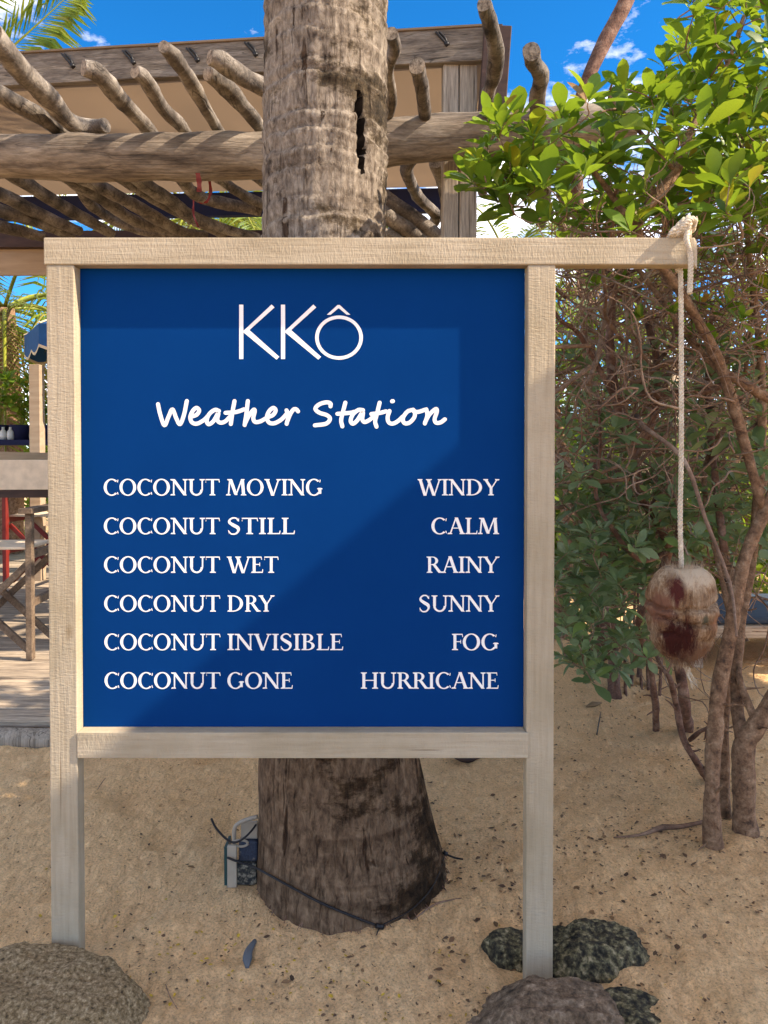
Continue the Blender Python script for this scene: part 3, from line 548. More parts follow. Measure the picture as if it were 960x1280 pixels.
def coconut():
    c0 = W(853, 765, ry); H = 0.118; Wd = 0.076
    t = thing('coconut', 'weathered dry coconut husk hanging at the end of the rope', 'coconut', c0)
    mb = MB(); NU, NV = 128, 150; vs = []
    def rad(u, v):
        # v 0 bottom .. 1 top ; profile of husk with pinched waist bands
        ph = math.pi * (1 - v); zz = -math.cos(math.pi * v)
        prof = max(0.0, 1 - abs(zz) ** 2.7) ** 0.5 * (1.0 + 0.10 * zz)
        mk = lambda a: max(0.0, min(1.3, 0.7 + 1.5*noise.noise(Vector((math.cos(u)*1.6 + a, math.sin(u)*1.6, a)))))
        wz = 0.05*noise.noise(Vector((math.cos(u)*3, math.sin(u)*3, 4.0)))
        prof *= 1 - 0.13*mk(1.3)*math.exp(-((zz - 0.24 - 0.10*math.sin(u+0.5) - wz)/0.05)**2) - 0.14*mk(4.1)*math.exp(-((zz + 0.08 + 0.08*math.cos(u+0.6) + wz)/0.045)**2) - 0.10*mk(7.7)*math.exp(-((zz + 0.40 - 0.08*math.sin(2*u) - wz)/0.05)**2)
        prof *= 1 + 0.05*math.exp(-((zz - 0.08)/0.09)**2)*mk(2.2)
        q = Vector((math.cos(u)*1.4, math.sin(u)*1.4, zz*1.6)); prof *= 1 + 0.10*noise.noise(q) + 0.035*noise.noise(q*3.1)
        d = noise.noise(Vector((math.cos(u)*14, math.sin(u)*14, zz*1.6))); prof *= 1 + 0.016*d + 0.01*noise.noise(Vector((math.cos(u)*30, math.sin(u)*30, zz*4)))
        return prof, zz
    for j in range(NV+1):
        for i in range(NU):
            u = 2*math.pi*i/NU; p, zz = rad(u, j/NV)
            dimple = 0.022 * math.exp(-(p/0.30)**2) if zz > 0 else 0.006*math.exp(-(p/0.3)**2)
            vs.append((p*Wd*math.cos(u), p*Wd*0.95*math.sin(u), zz*H*0.5*1.0*(1.02) - (dimple if zz > 0 else -dimple)))
    fs = [(j*NU+i, j*NU+(i+1) % NU, (j+1)*NU+(i+1) % NU, (j+1)*NU+i) for j in range(NV) for i in range(NU)]
    mb.add([(a*1.0, b, c*1.88) for a, b, c in vs], fs, 0, True)
    sc = MB(); sc.v = [(v[0], v[1], v[2]) for v in mb.v]; sc.f = mb.f; sc.m = mb.m; sc.sm = mb.sm
    me = bpy.data.meshes.new('husk'); me.from_pydata(sc.v, [], sc.f); me.materials.append(M['husk']); me.polygons.foreach_set('use_smooth', sc.sm)
    o = bpy.data.objects.new('husk', me); COL.objects.link(o); o.parent = t
    # loose fibres standing off the husk
    fb = MB(); rnd = random.Random(3)
    for _ in range(4200):
        j = rnd.randint(6, NV-4); i = rnd.randrange(NU); v = Vector(mb.v[j*NU+i]); n_ = Vector((v.x, v.y, v.z*0.35)).normalized()
        dn = Vector((rnd.gauss(0, .25), rnd.gauss(0, .25), -1 if rnd.random() < .7 else 1)).normalized(); L_ = rnd.uniform(.006, .026)
        s = n_.cross(dn).normalized() * 0.00045; a = v - n_*0.001; b = v + dn*L_*0.6 + n_*rnd.uniform(.0005, .0025); c = v + dn*L_ + n_*rnd.uniform(.0, .008)
        fb.add([a-s, a+s, b+s*.7, b-s*.7, c], [(0,1,2,3), (3,2,4)])
    me = bpy.data.meshes.new('loose_fibres'); me.from_pydata(fb.v, [], fb.f); me.materials.append(M['husk']); o = bpy.data.objects.new('loose_fibres', me); COL.objects.link(o); o.parent = t; o['kind'] = 'stuff'
    tb = MB(); twisted(tb, [W(852, 812, ry), W(851, 824, ry), W(856, 832, ry-0.004), W(861, 838, ry-0.006)], 0.006, 40); tube(tb, [W(848, 822, ry), W(853, 827, ry-0.01), W(857, 833, ry)], [0.006, 0.008, 0.004], 7)
    rr = random.Random(5)
    for _ in range(14): tube(tb, [W(857+rr.uniform(-3, 3), 832, ry), W(862+rr.uniform(-2, 4), 845+rr.uniform(-2, 2), ry-0.004), W(868+rr.uniform(-4, 5), 858+rr.uniform(-5, 5), ry)], [0.0012, 0.0004], 4, 3)
    o = tb.build('frayed_knot', M['rope'], t)
coconut()

# ------------------------------------------------------------------ the palm behind the sign
PB = (-0.097, 0.40)
def palm():
    t = thing('coconut_palm', 'thick grey ringed coconut palm trunk standing right behind the sign', 'palm tree', (PB[0], PB[1], 0))
    zr = [(-0.2, .262), (0.0, .264), (.06, .257), (.18, .237), (.33, .221), (.6, .196), (.9, .180), (1.3, .171), (1.8, .167), (2.4, .163), (3.5, .155), (6.2, .13)]
    zx = [(-0.2, -.088), (0.0, -.090), (.33, -.124), (1.0, -.145), (1.76, -.162), (2.4, -.158), (6.2, -.30)]
    def ip(tb, z):
        for (a, b), (c, d) in zip(tb, tb[1:]):
            if z <= c: return b + (d-b)*(z-a)/(c-a)
        return tb[-1][1]
    NS = 160; zs = list(np.arange(-0.15, 2.75, 0.0065)) + list(np.arange(2.8, 6.2, 0.05)); vs = []
    # ring scars: irregular spacing
    rr = random.Random(11); rings = []; z = 0.42
    while z < 6.2: rings.append((z, rr.uniform(.5, 1.2), rr.uniform(0, 6.28), rr.uniform(.004, .018))); z += rr.uniform(.04, .085)
    for z in zs:
        R = ip(zr, z); X = ip(zx, z)
        near = [r for r in rings if abs(r[0]-z) < 0.09]
        for i in range(NS):
            u = 2*math.pi*i/NS; cu, su = math.cos(u), math.sin(u); r = R
            low = 1 - sstep(.3, .9, z)
            r += 0.006*noise.noise(Vector((cu*2.5, su*2.5, z*3))) + 0.0028*noise.noise(Vector((cu*9, su*9, z*9)))
            r += (0.0016 + 0.003*low) * noise.noise(Vector((cu*26, su*26, z*2.2)))
            for (zz, am, ph, wv) in near:
                e = z - (zz + wv*math.sin(u + ph) + 0.012*noise.noise(Vector((cu*3, su*3, zz*7))))
                if -0.05 < e < 0.05: r += am * (0.0038*math.exp(-((e+0.006)/0.008)**2) - 0.0042*math.exp(-((e-0.009)/0.005)**2))
            if z < 0.1: r += 0.006*noise.noise(Vector((cu*5, su*5, 0)))*(1-z/0.1)
            # split in the bark facing the camera
            hx = cu*R; hz = z
            if su < 0:
                dz = (z-1.985)/0.115; hx0 = 0.102 + 0.006*noise.noise(Vector((0, 2, z*14))) - 0.006*dz
                if abs(dz) < 1:
                    wdt = 0.0095*(1-dz*dz)**0.7*(1 + 0.6*noise.noise(Vector((3, 0, z*26)))); e = (wdt - abs(hx-hx0-0.006*noise.noise(Vector((7, 0, z*33)))))/0.0025
                    r -= 0.045*min(1, max(0, e))
            vs.append((X + r*cu, PB[1] + r*su, z))
    nz = len(zs); fs = [(j*NS+i, j*NS+(i+1) % NS, (j+1)*NS+(i+1) % NS, (j+1)*NS+i) for j in range(nz-1) for i in range(NS)]
    mb = MB(); mb.add(vs, fs, 0, True)
    for k, f in enumerate(fs):
        vv = [vs[a] for a in f]; cy = sum(v[1] for v in vv)/4; cz = sum(v[2] for v in vv)/4; cx_ = sum(v[0] for v in vv)/4
        Rr = math.hypot(cx_ - ip(zx, cz), cy - PB[1])
        if cy < PB[1] and 1.86 < cz < 2.11 and Rr < ip(zr, cz) - 0.012: mb.m[k] = 1
    mb.build('trunk', [M['palm'], M['hole']], t)
    return t
palm_t = palm()
rnd_ = random.Random(17); mb = MB()
for k in range(150):
    a = rnd_.uniform(0, 6.28); r0 = .255 + rnd_.uniform(-.004, .006); x, y = PB[0] + .007 + r0*math.cos(a), PB[1] + r0*math.sin(a); zz = gz(x, y); L_ = rnd_.uniform(.006, .022)
    x2, y2 = x + L_*math.cos(a + rnd_.gauss(0, .7)), y + L_*math.sin(a + rnd_.gauss(0, .7)); rt = rnd_.uniform(.0008, .002)
    tube(mb, [(x, y, zz + rnd_.uniform(.002, .014)), ((x+x2)/2, (y+y2)/2, zz + .008), (x2, y2, zz - .002)], [rt, rt, rt*.5], 5, 2)
mb.build('root_fringe', M['redbark'], palm_t, kind='stuff')
def frond(base, az, L_, rise, droop, mat, parent, seed, wl=0.5, name='frond', n=34, rr=0.016, roll=0.0):
    rnd = random.Random(seed); d = Vector((math.cos(az), math.sin(az), 0)); P = []
    for i in range(13):
        s = i/12; P.append(Vector(base) + d*(L_*s*(1-0.18*s)) + Vector((0, 0, rise*s - droop*s*s)))
    mb = MB(); tube(mb, P, [rr, rr*0.8, rr*0.3], 5, 1, m=1, spline=False); path = catmull(P, 4); N = len(path)
    side = Vector((-d.y, d.x, 0))
    for k in range(n):
        s = 0.13 + 0.86*k/n; f = s*(N-1); i = int(f); p = path[i].lerp(path[min(i+1, N-1)], f-i); tg = (path[min(i+1, N-1)]-path[i]).normalized()
        ln = wl*(0.5+0.5*math.sin(math.pi*min(1, s*0.95+0.06)))*rnd.uniform(.85, 1.1)
        up = side.cross(tg).normalized()
        for sg in (-1, 1):
            dr = (side*sg*0.85 + tg*0.6 + up*rnd.uniform(-.08, .18)).normalized(); w = 0.016*rnd.uniform(.8, 1.2)*(wl/0.5)
            q1 = p + dr*ln*0.5; q2 = p + dr*ln + Vector((0, 0, -0.22*ln*rnd.uniform(.4, 1.6))); q1.z += 0.02*ln
            ww = tg*w; h = up*w*0.4
            mb.add([p, q1-ww+h, q1, q1+ww+h, q2], [(0,2,1), (0,3,2), (1,2,4), (2,3,4)])
    return mb.build(name, [mat, M['petiole']], parent)
for k in range(15):
    a = k*2.4; frond((-0.30, 0.40, 6.15), a, 2.6, 1.5 - 0.12*k, 1.6, M['frond'], palm_t, k, 0.55)

# black cable ties round the foot of the palm
def TRK(px, py, off=0.004):
    r = ray(px, py); zr = [(-0.2, .262), (0.0, .264), (.06, .257), (.18, .237), (.33, .221), (.6, .196)]
    best = None
    for k in range(300):
        p = CAM + r * ((1.6 + k * 0.002) / r.y); R_ = zr[-1][1]
        for (a, b), (c, d) in zip(zr, zr[1:]):
            if p.z <= c: R_ = b + (d-b)*(p.z-a)/(c-a); break
        X = PB[0] - 0.082*max(0, p.z); dd = math.hypot(p.x - X, p.y - PB[1]) - R_ - off - 0.004
        if dd < 0: return p
        if best is None or dd < best[0]: best = (dd, p)
    return best[1]
ct = thing('cable_strap', 'thin black cable looped low around the foot of the palm trunk', 'cable', (PB[0], PB[1], 0.1))
mb = MB(); tube(mb, [W(284, 1072, .30), W(300, 1078, .29), W(316, 1083, .285), TRK(335, 1093), TRK(355, 1104), TRK(375, 1115), TRK(400, 1128), TRK(425, 1139), TRK(450, 1149), TRK(474, 1158)], 0.0030, 6, 4)
tube(mb, [TRK(474, 1158), TRK(490, 1150), TRK(508, 1141), TRK(522, 1130), TRK(536, 1115), TRK(546, 1098), TRK(552, 1082), W(556, 1068, .40)], 0.0014, 5, 6)
tube(mb, [W(537, 1058, .43), W(556, 1067, .40), W(568, 1072, .39), W(579, 1074, .38)], [0.002, 0.0028, 0.0022], 6, 6); mb.build('strap', M['black'], ct)
mb = MB(); tube(mb, [TRK(470, 1157, .008), TRK(479, 1159, .008)], 0.0060, 8, 2); tube(mb, [TRK(474, 1160, .01), TRK(470, 1170, .02)], 0.0015, 5, 2); mb.build('clasp', M['black'], ct)
mb = MB(); tube(mb, [W(554, 1065, .398), W(559, 1068, .396)], 0.0055, 8, 2); mb.build('clasp', M['black'], ct)

# small ground spotlight strapped to the trunk
def lamp():
    t = thing('ground_spotlight', 'small dusty spotlight with grey bracket fixed at the left foot of the palm', 'spotlight', W(300, 1100, .33))
    Y = 0.33
    mb = MB(); a, b = W(296, 1050, Y), W(317, 1104, Y); mb.box((a.x, Y-0.012, b.z), (b.x + 0.01, Y+0.05, W(0, 1077, Y).z)); mb.build('crusted_base', M['barnacle'], t, 0.006)
    mb = MB(); mb.box((W(295, 0, Y).x, Y-0.006, W(0, 1076, Y).z), (b.x + 0.012, Y+0.045, a.z)); mb.build('housing', M['housing'], t, 0.006)
    mb = MB(); mb.box((W(282, 0, Y).x, Y-0.022, b.z), (W(294, 0, Y).x, Y-0.012, W(0, 1052, Y).z)); mb.build('bracket', M['greymetal'], t, 0.002)
    mb = MB(); mb.box((W(278, 0, Y).x, Y-0.02, b.z + 0.005), (W(281.5, 0, Y).x, Y+0.04, W(0, 1054, Y).z)); mb.build('lens_plate', M['teal'], t, 0.001)
    mb = MB(); tube(mb, [W(293, 1054, Y), W(293, 1038, Y), W(297, 1030, Y), W(310, 1024, Y), W(322, 1021, Y)], 0.0055, 8, 5); mb.build('handle', M['greymetal'], t)
    mb = MB(); mb.box((W(297, 0, Y).x, Y+0.005, W(0, 1050, Y).z), (b.x + 0.01, Y+0.012, W(0, 1028, Y).z)); mb.build('back_plate', M['greymetal'], t, 0.002)
    mb = MB(); tube(mb, [W(301+9*math.cos(k), 1054+4*math.sin(k), Y-0.008) for k in np.linspace(0, 6.28, 10)], 0.0035, 6, 3); mb.build('nozzle_ring', M['greymetal'], t)
lamp()
zt = MB(); tube(zt, [W(264, 1023, .31), W(270, 1035, .30), W(282, 1048, .295), W(292, 1053, .29), W(303, 1049, .285), W(313, 1040, .29), W(320, 1031, .32)], 0.0030, 6, 6)
tag(zt.build('cable_tie', M['black']), 'short black cable tie bent over the top of the spotlight', 'cable tie')

# ------------------------------------------------------------------ rocks
def rock(name, label, c, size, mat, seed, flat=0.0, rough=0.22, sub=6, tilt=0):
    me = bpy.data.meshes.new(name); import bmesh
    bm = bmesh.new(); bmesh.ops.create_icosphere(bm, subdivisions=sub, radius=1)
    cuts = []; rr = random.Random(seed)
    for _ in range(11): cuts.append((Vector((rr.gauss(0, 1), rr.gauss(0, 1), rr.gauss(0, .7))).normalized(), rr.uniform(.62, .92)))
    if flat: cuts.append((Vector((0.08, -0.05, 1)).normalized(), flat))
    for v in bm.verts:
        d = v.co.normalized(); r = 1.0
        for n_, o_ in cuts:
            q = d.dot(n_)
            if q > 0.05:
                k = o_/q
                if k < r: r = k + (r-k)*0.07
        s = Vector((seed*1.7, seed, 0))
        r += rough*0.35*noise.noise(d*1.6 + s) + rough*0.16*noise.noise(d*4 + s) + rough*0.12*noise.fractal(d*9 + s, 0.7, 2.1, 5) - 0.030*max(0, noise.noise(d*13 + s)-.15) - 0.05*abs(noise.noise(d*3.1 + s*1.3))**.5*rough*4*.5
        v.co = Vector((d.x*size[0]*r, d.y*size[1]*r, d.z*size[2]*r))
    for f in bm.faces: f.smooth = True
    bm.to_mesh(me); bm.free(); me.materials.append(mat); o = bpy.data.objects.new(name, me); COL.objects.link(o); o.location = c; o.rotation_euler = (0, tilt, 0)
    return tag(o, label, 'rock')
rock('boulder', 'large rounded grey-brown boulder in front of the left post', (-0.80, -0.13, -0.092), (0.34, 0.165, 0.26), M['granite'], 4, 0.66, 0.13)
rock('boulder', 'brown boulder at the foot of the right post, nearest the camera', (0.300, -0.125, -0.105), (0.27, 0.115, 0.19), M['brownrock'], 9, 0.84, 0.22)
rock('rock', 'flat dark mossy rock directly behind the right post', (0.475, 0.10, -0.045), (0.160, 0.09, 0.11), M['mossrock'], 21, 0.74, 0.28, 6, 0.05)
rock('rock', 'small dark rock peeping out left of the right post', (0.30, 0.10, -0.03), (0.075, 0.06, 0.07), M['mossrock'], 33, 0.75, 0.25, 5)
rock('rock', 'low blackish rock right of the front brown boulder', (0.52, -0.08, -0.08), (0.12, 0.09, 0.095), M['mossrock'], 52, 0.8, 0.14, 6)

# ------------------------------------------------------------------ litter on the sand
def flakes(name, mat, n, s0, s1, seed, region, curl=0.4):
    rnd = random.Random(seed); mb = MB()
    for _ in range(n):
        px, py = region(rnd); p = G(px, py); s = rnd.uniform(s0, s1); a = rnd.uniform(0, 6.28); u = Vector((math.cos(a), math.sin(a), rnd.uniform(-.3, .3)))*s; v = Vector((-math.sin(a), math.cos(a), rnd.uniform(-.4, .4)))*s*rnd.uniform(.3, .8)
        c = p + Vector((0, 0, 0.0015 + s*0.15)); k = Vector((0, 0, s*curl*rnd.uniform(-.2, 1)))
        mb.add([c-u, c-u*.3-v+k, c+u*.5-v*.8+k*.5, c+u, c+u*.4+v*.8+k, c-u*.4+v*.7], [(0,1,2,3), (0,3,4,5)])
    o = mb.build(name, mat); o['kind'] = 'stuff'
def reg(r):
    py = 935 + (1330-935)*r.random()**0.8; return r.uniform(-40, 1000), py
flakes('leaf_litter', M['litter'], 1700, 0.0015, 0.0060, 1, reg)
flakes('leaf_litter', M['litter'], 420, 0.003, 0.012, 8, lambda r: (r.gauss(620, 150), r.gauss(1110, 80)))
flakes('leaf_litter', M['litter'], 900, 0.002, 0.008, 3, lambda r: (r.uniform(690, 1000), 845 + 230*r.random()))
flakes('fallen_petals', M['petal'], 170, 0.003, 0.0065, 2, lambda r: (r.gauss(330, 170), r.gauss(1205, 60)))
flakes('fallen_petals', M['petal'], 14, 0.003, 0.006, 5, lambda r: (r.uniform(560, 900), r.uniform(1060, 1260)))
def twiglet(label, pts, r, name='fallen_twig', mat='twig', cat='twig'):
    mb = MB(); tube(mb, [G(a, b) + Vector((0, 0, h + 0.003)) for a, b, h in pts], r, 6, 5, 0.3, 3); tag(mb.build(name, M[mat]), label, cat)
twiglet('dark twig lying on the sand below the hanging coconut', [(767, 1048, 0), (800, 1046, .003), (828, 1038, .006), (850, 1036, .004), (878, 1030, .003)], [0.0025, 0.004, 0.009, 0.008, 0.006])
twiglet('thin brown twig beside the foot of the palm, right side', [(518, 1150, .0), (545, 1136, .01), (577, 1126, .004)], [0.0015, 0.0025, 0.0015])
twiglet('short black twig standing in the sand behind the right post', [(746, 919, 0), (749, 905, .01), (751, 896, .02)], [0.003, 0.003, 0.001], mat='black')
twiglet('thin curved dry stem in the sand by the left post', [(122, 988, 0), (128, 980, .004), (132, 975, .004)], [0.001, 0.0015, 0.001])
twiglet('thin reddish twig on the sand in front of the blue-grey chip', [(207, 1232, 0), (213, 1250, .003), (222, 1263, 0)], [0.001, 0.0012, 0.0008])
twiglet('curled brown dead leaf on the sand right of the right post', [(733, 885, 0.004), (742, 884, .01), (752, 881, .006)], [0.003, 0.012, 0.003], 'dead_leaf', 'deadfrond', 'leaf')
mb = MB(); p0 = G(309, 1212); p1 = G(317, 1178)
tube(mb, [p0 + Vector((0, 0, .004)), p0.lerp(p1, .5) + Vector((-.006, 0, .006)), p1 + Vector((0.003, 0, .004))], [0.004, 0.011, 0.008, 0.005], 7, 5, 0.4, 3)
tag(mb.build('bark_chip', plain('blue_grey_chip', (0.10, 0.115, 0.13), 0.8)), 'blue-grey sliver of bark lying in front of the palm', 'bark chip')

# ------------------------------------------------------------------ pergola of driftwood logs
per = thing('pergola', 'driftwood pergola with crooked log rafters and a canvas roof behind the palm', 'pergola', (-1, 1.8, 0))
def logpart(name, pts, rad, mat='drift', seed=0, rough=0.22, sides=14, n=8):
    mb = MB(); tube(mb, pts, rad, sides, n, rough, seed, 0, True, True, 7.0, True, 1); return mb.build(name, [M[mat], M['cutend']], per)
YB = 1.82
logpart('beam', [W(-420, 199, YB+.15), W(-200, 197, YB+.1), W(0, 196, YB+.05), W(180, 197, YB), W(330, 194, YB), W(392, 193, YB)], [.108, .104, .10, .105, .104, .10], 'beamlog', 2, 0.10, 24, 12)
logpart('beam', [W(404, 186, YB-.02), W(490, 178, YB), W(600, 169, YB), W(690, 161, YB), W(790, 153, YB)], [.098, .103, .103, .10, .09], 'beamlog', 5, 0.10, 24, 12)
ZR = 2.70
def raf(pts, r, seed):
    n_ = len(pts); logpart('rafter', [WZ(a, b, ZR + (dz if len(q) else 0)) if True else 0 for (a, b, *q) in pts for dz in [q[0] if q else 0]], r, 'drift', seed, 0.26)
raf([(-14, 40), (28, 88), (58, 120), (86, 150), (112, 160), (132, 156)], [.040, .044, .046, .042, .044, .034], 1)
raf([(-70, 80), (0, 118), (60, 152), (90, 185), (110, 252, -.02), (165, 285, -.06), (222, 296, -.08)], [.04, .038, .034, .034, .033, .03], 2)
raf([(104, 84), (124, 92), (148, 120), (185, 162), (212, 200), (250, 246), (325, 262)], [.030, .036, .036, .034, .036, .036, .036], 3)
raf([(168, 90), (180, 98), (202, 132), (230, 162), (262, 212), (300, 242), (340, 260)], [.026, .032, .030, .028, .03, .03, .03], 4)
raf([(205, 58), (220, 74), (246, 115), (260, 140), (272, 162), (300, 205), (360, 250)], [.024, .031, .030, .026, .026, .03, .03], 5)
raf([(262, 70), (278, 76), (310, 98), (345, 118), (380, 140)], [.030, .038, .036, .036, .036], 6)
raf([(260, 92), (275, 102), (302, 130), (326, 162), (350, 210)], [.030, .036, .034, .030, .03], 7)
raf([(490, 42), (493, 60), (486, 90), (489, 120), (483, 158)], [.026, .024, .022, .024, .024], 8)
raf([(522, 82), (525, 98), (529, 120), (531, 150), (520, 190), (508, 212), (522, 246), (544, 268), (541, 285), (549, 299)], [.030, .029, .029, .028, .03, .036, .034, .034, .036, .036], 9)
raf([(604, 5), (611, 24), (619, 60), (617, 95), (610, 118), (612, 145), (606, 190), (604, 240)], [.027, .030, .030, .029, .032, .03, .03, .03], 10)
raf([(664, 64), (667, 78), (676, 98), (672, 118), (671, 145), (668, 200), (682, 238), (676, 278)], [.034, .034, .032, .034, .034, .036, .036, .036], 11)
for k, pts in enumerate([[(-40, 222), (40, 262), (100, 290)], [(-5, 205), (75, 256), (140, 292)], [(55, 205), (130, 250), (177, 280), (258, 296)], [(125, 205), (200, 252), (280, 294)],
        [(150, 208), (205, 246), (250, 275), (322, 298)], [(-40, 250), (40, 276), (90, 294)], [(-40, 274), (20, 288), (55, 296)], [(85, 215), (150, 246), (200, 276), (240, 296)], [(545, 200), (556, 235), (558, 268), (556, 300)], [(706, 190), (703, 235), (708, 260), (700, 300)]]):
    raf([(a, b, -0.03 - 0.05*(b > 270)) for a, b in pts], [.040, .038, .036, .032], 20 + k)
# cross logs lying behind under the right part
for k, (a, b, r) in enumerate([((470, 240), (570, 312), .045), ((470, 262), (548, 316), .05), ((470, 286), (520, 318), .04)]):
    logpart('brace', [W(*a, 2.6), W((a[0]+b[0])/2, (a[1]+b[1])/2 - 2, 2.7), W(*b, 2.8)], [r, r*.95, r*.9], 'drift', 40 + k, 0.15)
YP = 2.02
for a, b in ((553, 572.3), (573.3, 595)):
    mb = MB(); mb.box((W(a, 200, YP).x, YP - .04, -0.1), (W(b, 200, YP).x, YP + .07, W(570, 76, YP).z)); mb.build('post', M['uprwood'], per, 0.008)
mb = MB(); mb.box((-2.75, 2.0, -0.1), (-2.58, 2.14, 2.6)); mb.build('post', M['uprwood'], per, 0.008)
FL = W(-300, 97, 2.36); FR = W(612, 57, 1.955)
FL2 = W(0, 91, 2.24); d_ = (FR - FL2).normalized(); FL = FL2 - d_ * 1.2
mb = MB(); mb.bar(FL, FR, 0.045, 0.158); mb.build('fascia_board', M['fascia'], per, 0.005)
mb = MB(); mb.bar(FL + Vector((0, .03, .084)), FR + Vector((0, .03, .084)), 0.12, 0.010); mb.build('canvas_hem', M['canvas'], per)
mb = MB(); mb.bar(W(622, 34, 1.93), W(614, 150, 1.97), 0.13, 0.05, (0, 1, 0)); mb.build('end_board', M['darkwood'], per, 0.004)
mb = MB(); mb.bar(W(622, 45, 1.99), W(600, 200, 3.4), 0.05, 0.12); mb.build('end_rafter', M['darkwood'], per, 0.004)
for px, py in ((85, 76), (161, 72), (241, 69), (314, 62), (553, 49)):
    Yh = 2.24 - 0.27*px/605 - 0.028; mb = MB()
    tube(mb, [W(px-8, py-9, Yh-.01), W(px, py, Yh-.012), W(px+5, py+6, Yh-.01)], 0.006, 6, 4); tube(mb, [W(px-4, py-9, Yh-.01), W(px+3, py-2, Yh-.012), W(px+6, py+5, Yh-.01)], 0.005, 6, 4)
    tube(mb, [W(px+4, py+4, Yh-.012), W(px+7, py+8, Yh-.012)], [0.011, 0.011], 8, 2); mb.build('bungee_toggle', M['black'], per)
# canvas roof: sagging sheet from the front board back to a navy board
a0, a1 = FL + Vector((0, .03, -.03)), FR + Vector((-0.02, .03, -.03)); b0 = Vector((FL.x, 3.72, 3.02)); b1 = Vector((0.62, 3.50, 3.02)); vs = []; NX, NYc = 28, 12
for j in range(NYc+1):
    for i in range(NX+1):
        p = a0.lerp(a1, i/NX).lerp(b0.lerp(b1, i/NX), j/NYc); p.z -= 0.07*math.sin(math.pi*j/NYc)*(0.8+0.2*math.cos(i*1.3)); vs.append(p)
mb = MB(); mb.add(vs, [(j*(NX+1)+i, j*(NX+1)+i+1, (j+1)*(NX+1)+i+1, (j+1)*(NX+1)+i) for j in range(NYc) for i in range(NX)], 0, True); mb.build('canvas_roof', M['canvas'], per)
mb = MB(); mb.bar((FL.x, 3.74, 2.93), (0.62, 3.52, 2.93), 0.05, 0.16); mb.build('back_board', M['navy'], per)
mb = MB(); mb.bar(W(-300, 302, 3.55), W(345, 300, 3.45), 0.09, 0.11); mb.build('back_beam', M['darkwood'], per)
mb = MB(); mb.bar(W(-300, 329, 3.58), W(345, 327, 3.48), 0.03, 0.18); mb.build('tan_board', M['tanboard'], per)
mb = MB(); mb.box((-2.9, 3.5, 0), (-2.78, 3.62, 2.6)); mb.build('post', M['uprwood'], per)
rbt = thing('ribbon', 'red ribbon hanging from the pergola beam left of the palm', 'ribbon', W(250, 230, 1.8))
def ribbon(pts, w):
    P = catmull(pts, 6); vs = []
    for i, p in enumerate(P): vs += [p + Vector((-w/2, 0.006*math.sin(i), 0)), p + Vector((w/2, -0.006*math.sin(i), 0))]
    rb = MB(); rb.add(vs, [(2*i, 2*i+1, 2*i+3, 2*i+2) for i in range(len(P)-1)], 0, True); rb.build('strand', M['red'], rbt)
ribbon([W(247, 216, 1.75), W(249, 228, 1.76), W(249, 240, 1.77)], .022); ribbon([W(262, 226, 1.9), W(263, 242, 1.9), W(256, 254, 1.9), W(246, 252, 1.9)], .014); ribbon([W(242, 250, 1.9), W(242, 268, 1.9), W(248, 284, 1.9)], .009)

# leaning bare pole at the top right
mb = MB(); tube(mb, [W(812, -80, 2.4), W(783, 0, 2.4), W(757, 50, 2.4), W(735, 98, 2.4), W(722, 150, 2.45), W(722, 260, 2.5), W(735, 420, 2.5), W(748, 600, 2.5), W(752, 842, 2.5)], [.044, .042, .040, .038, .034, .034, .036, .04, .05], 12, 6, 0.15, 4)
tag(mb.build('bare_tree', M['redbark']), 'bare dark leaning tree stem reaching up to the sky above the shrubs', 'tree')

# ------------------------------------------------------------------ leaves and shrubs
def leaf_arrays(L_=1.0, wd=0.42, fold=0.12, curl=0.14):
    rows = [(0.0, 0.05), (0.20, 0.28), (0.44, 0.82), (0.66, 1.0), (0.87, 0.66), (1.0, 0.05)]; vs = []
    for s, w in rows:
        y = s*L_; h = curl*L_*math.sin(s*1.9) - 0.1*s*s*L_; hw = wd*0.5*L_*w
        vs += [(-hw, y, h + fold*hw), (0, y, h - fold*hw*0.6), (hw, y, h + fold*hw)]
    fs = []
    for r in range(len(rows)-1):
        b = r*3; fs += [(b, b+1, b+4, b+3), (b+1, b+2, b+5, b+4)]
    return np.array(vs), fs
LV, LF = leaf_arrays(); LFn = np.array(LF)
LSH = [leaf_arrays(1, .40, .15, .12), leaf_arrays(1, .46, .05, .2), leaf_arrays(1, .36, .25, .05)]
def leaf_mesh(name, mat, k):
    me = bpy.data.meshes.new(name); v, f = LSH[k]; me.from_pydata([tuple(a) for a in v], [], f); me.materials.append(mat); me.polygons.foreach_set('use_smooth', [True]*len(f)); return me
def rot_to(y, up):
    y = y.normalized(); x = y.cross(up)
    if x.length < 1e-3: x = y.cross(Vector((1, 0, 0)))
    x.normalize(); z = x.cross(y); return Matrix((x, y, z)).transposed()
def rosette(p, axis, n, size, rnd, spread=(0.5, 1.25)):
    out = []; axis = axis.normalized(); a = axis.cross(Vector((0.3, 0.2, 1)) if abs(axis.z) < .9 else Vector((1, 0, 0))).normalized(); b = axis.cross(a); a0 = rnd.uniform(0, 6.28)
    for i in range(n):
        th = a0 + i*2.4; s = i/max(1, n-1); tilt = spread[0] + (spread[1]-spread[0])*s + rnd.uniform(-.15, .15)
        rad = a*math.cos(th) + b*math.sin(th); d = axis*math.cos(tilt) + rad*math.sin(tilt); d.z -= 0.08
        L_ = size*(0.5 + 0.55*min(1, s*1.6))*rnd.uniform(.7, 1.2)
        R = rot_to(d, axis + Vector((rnd.uniform(-.3, .3), rnd.uniform(-.3, .3), .4))); out.append((p - axis*0.012*s, R, L_))
    return out
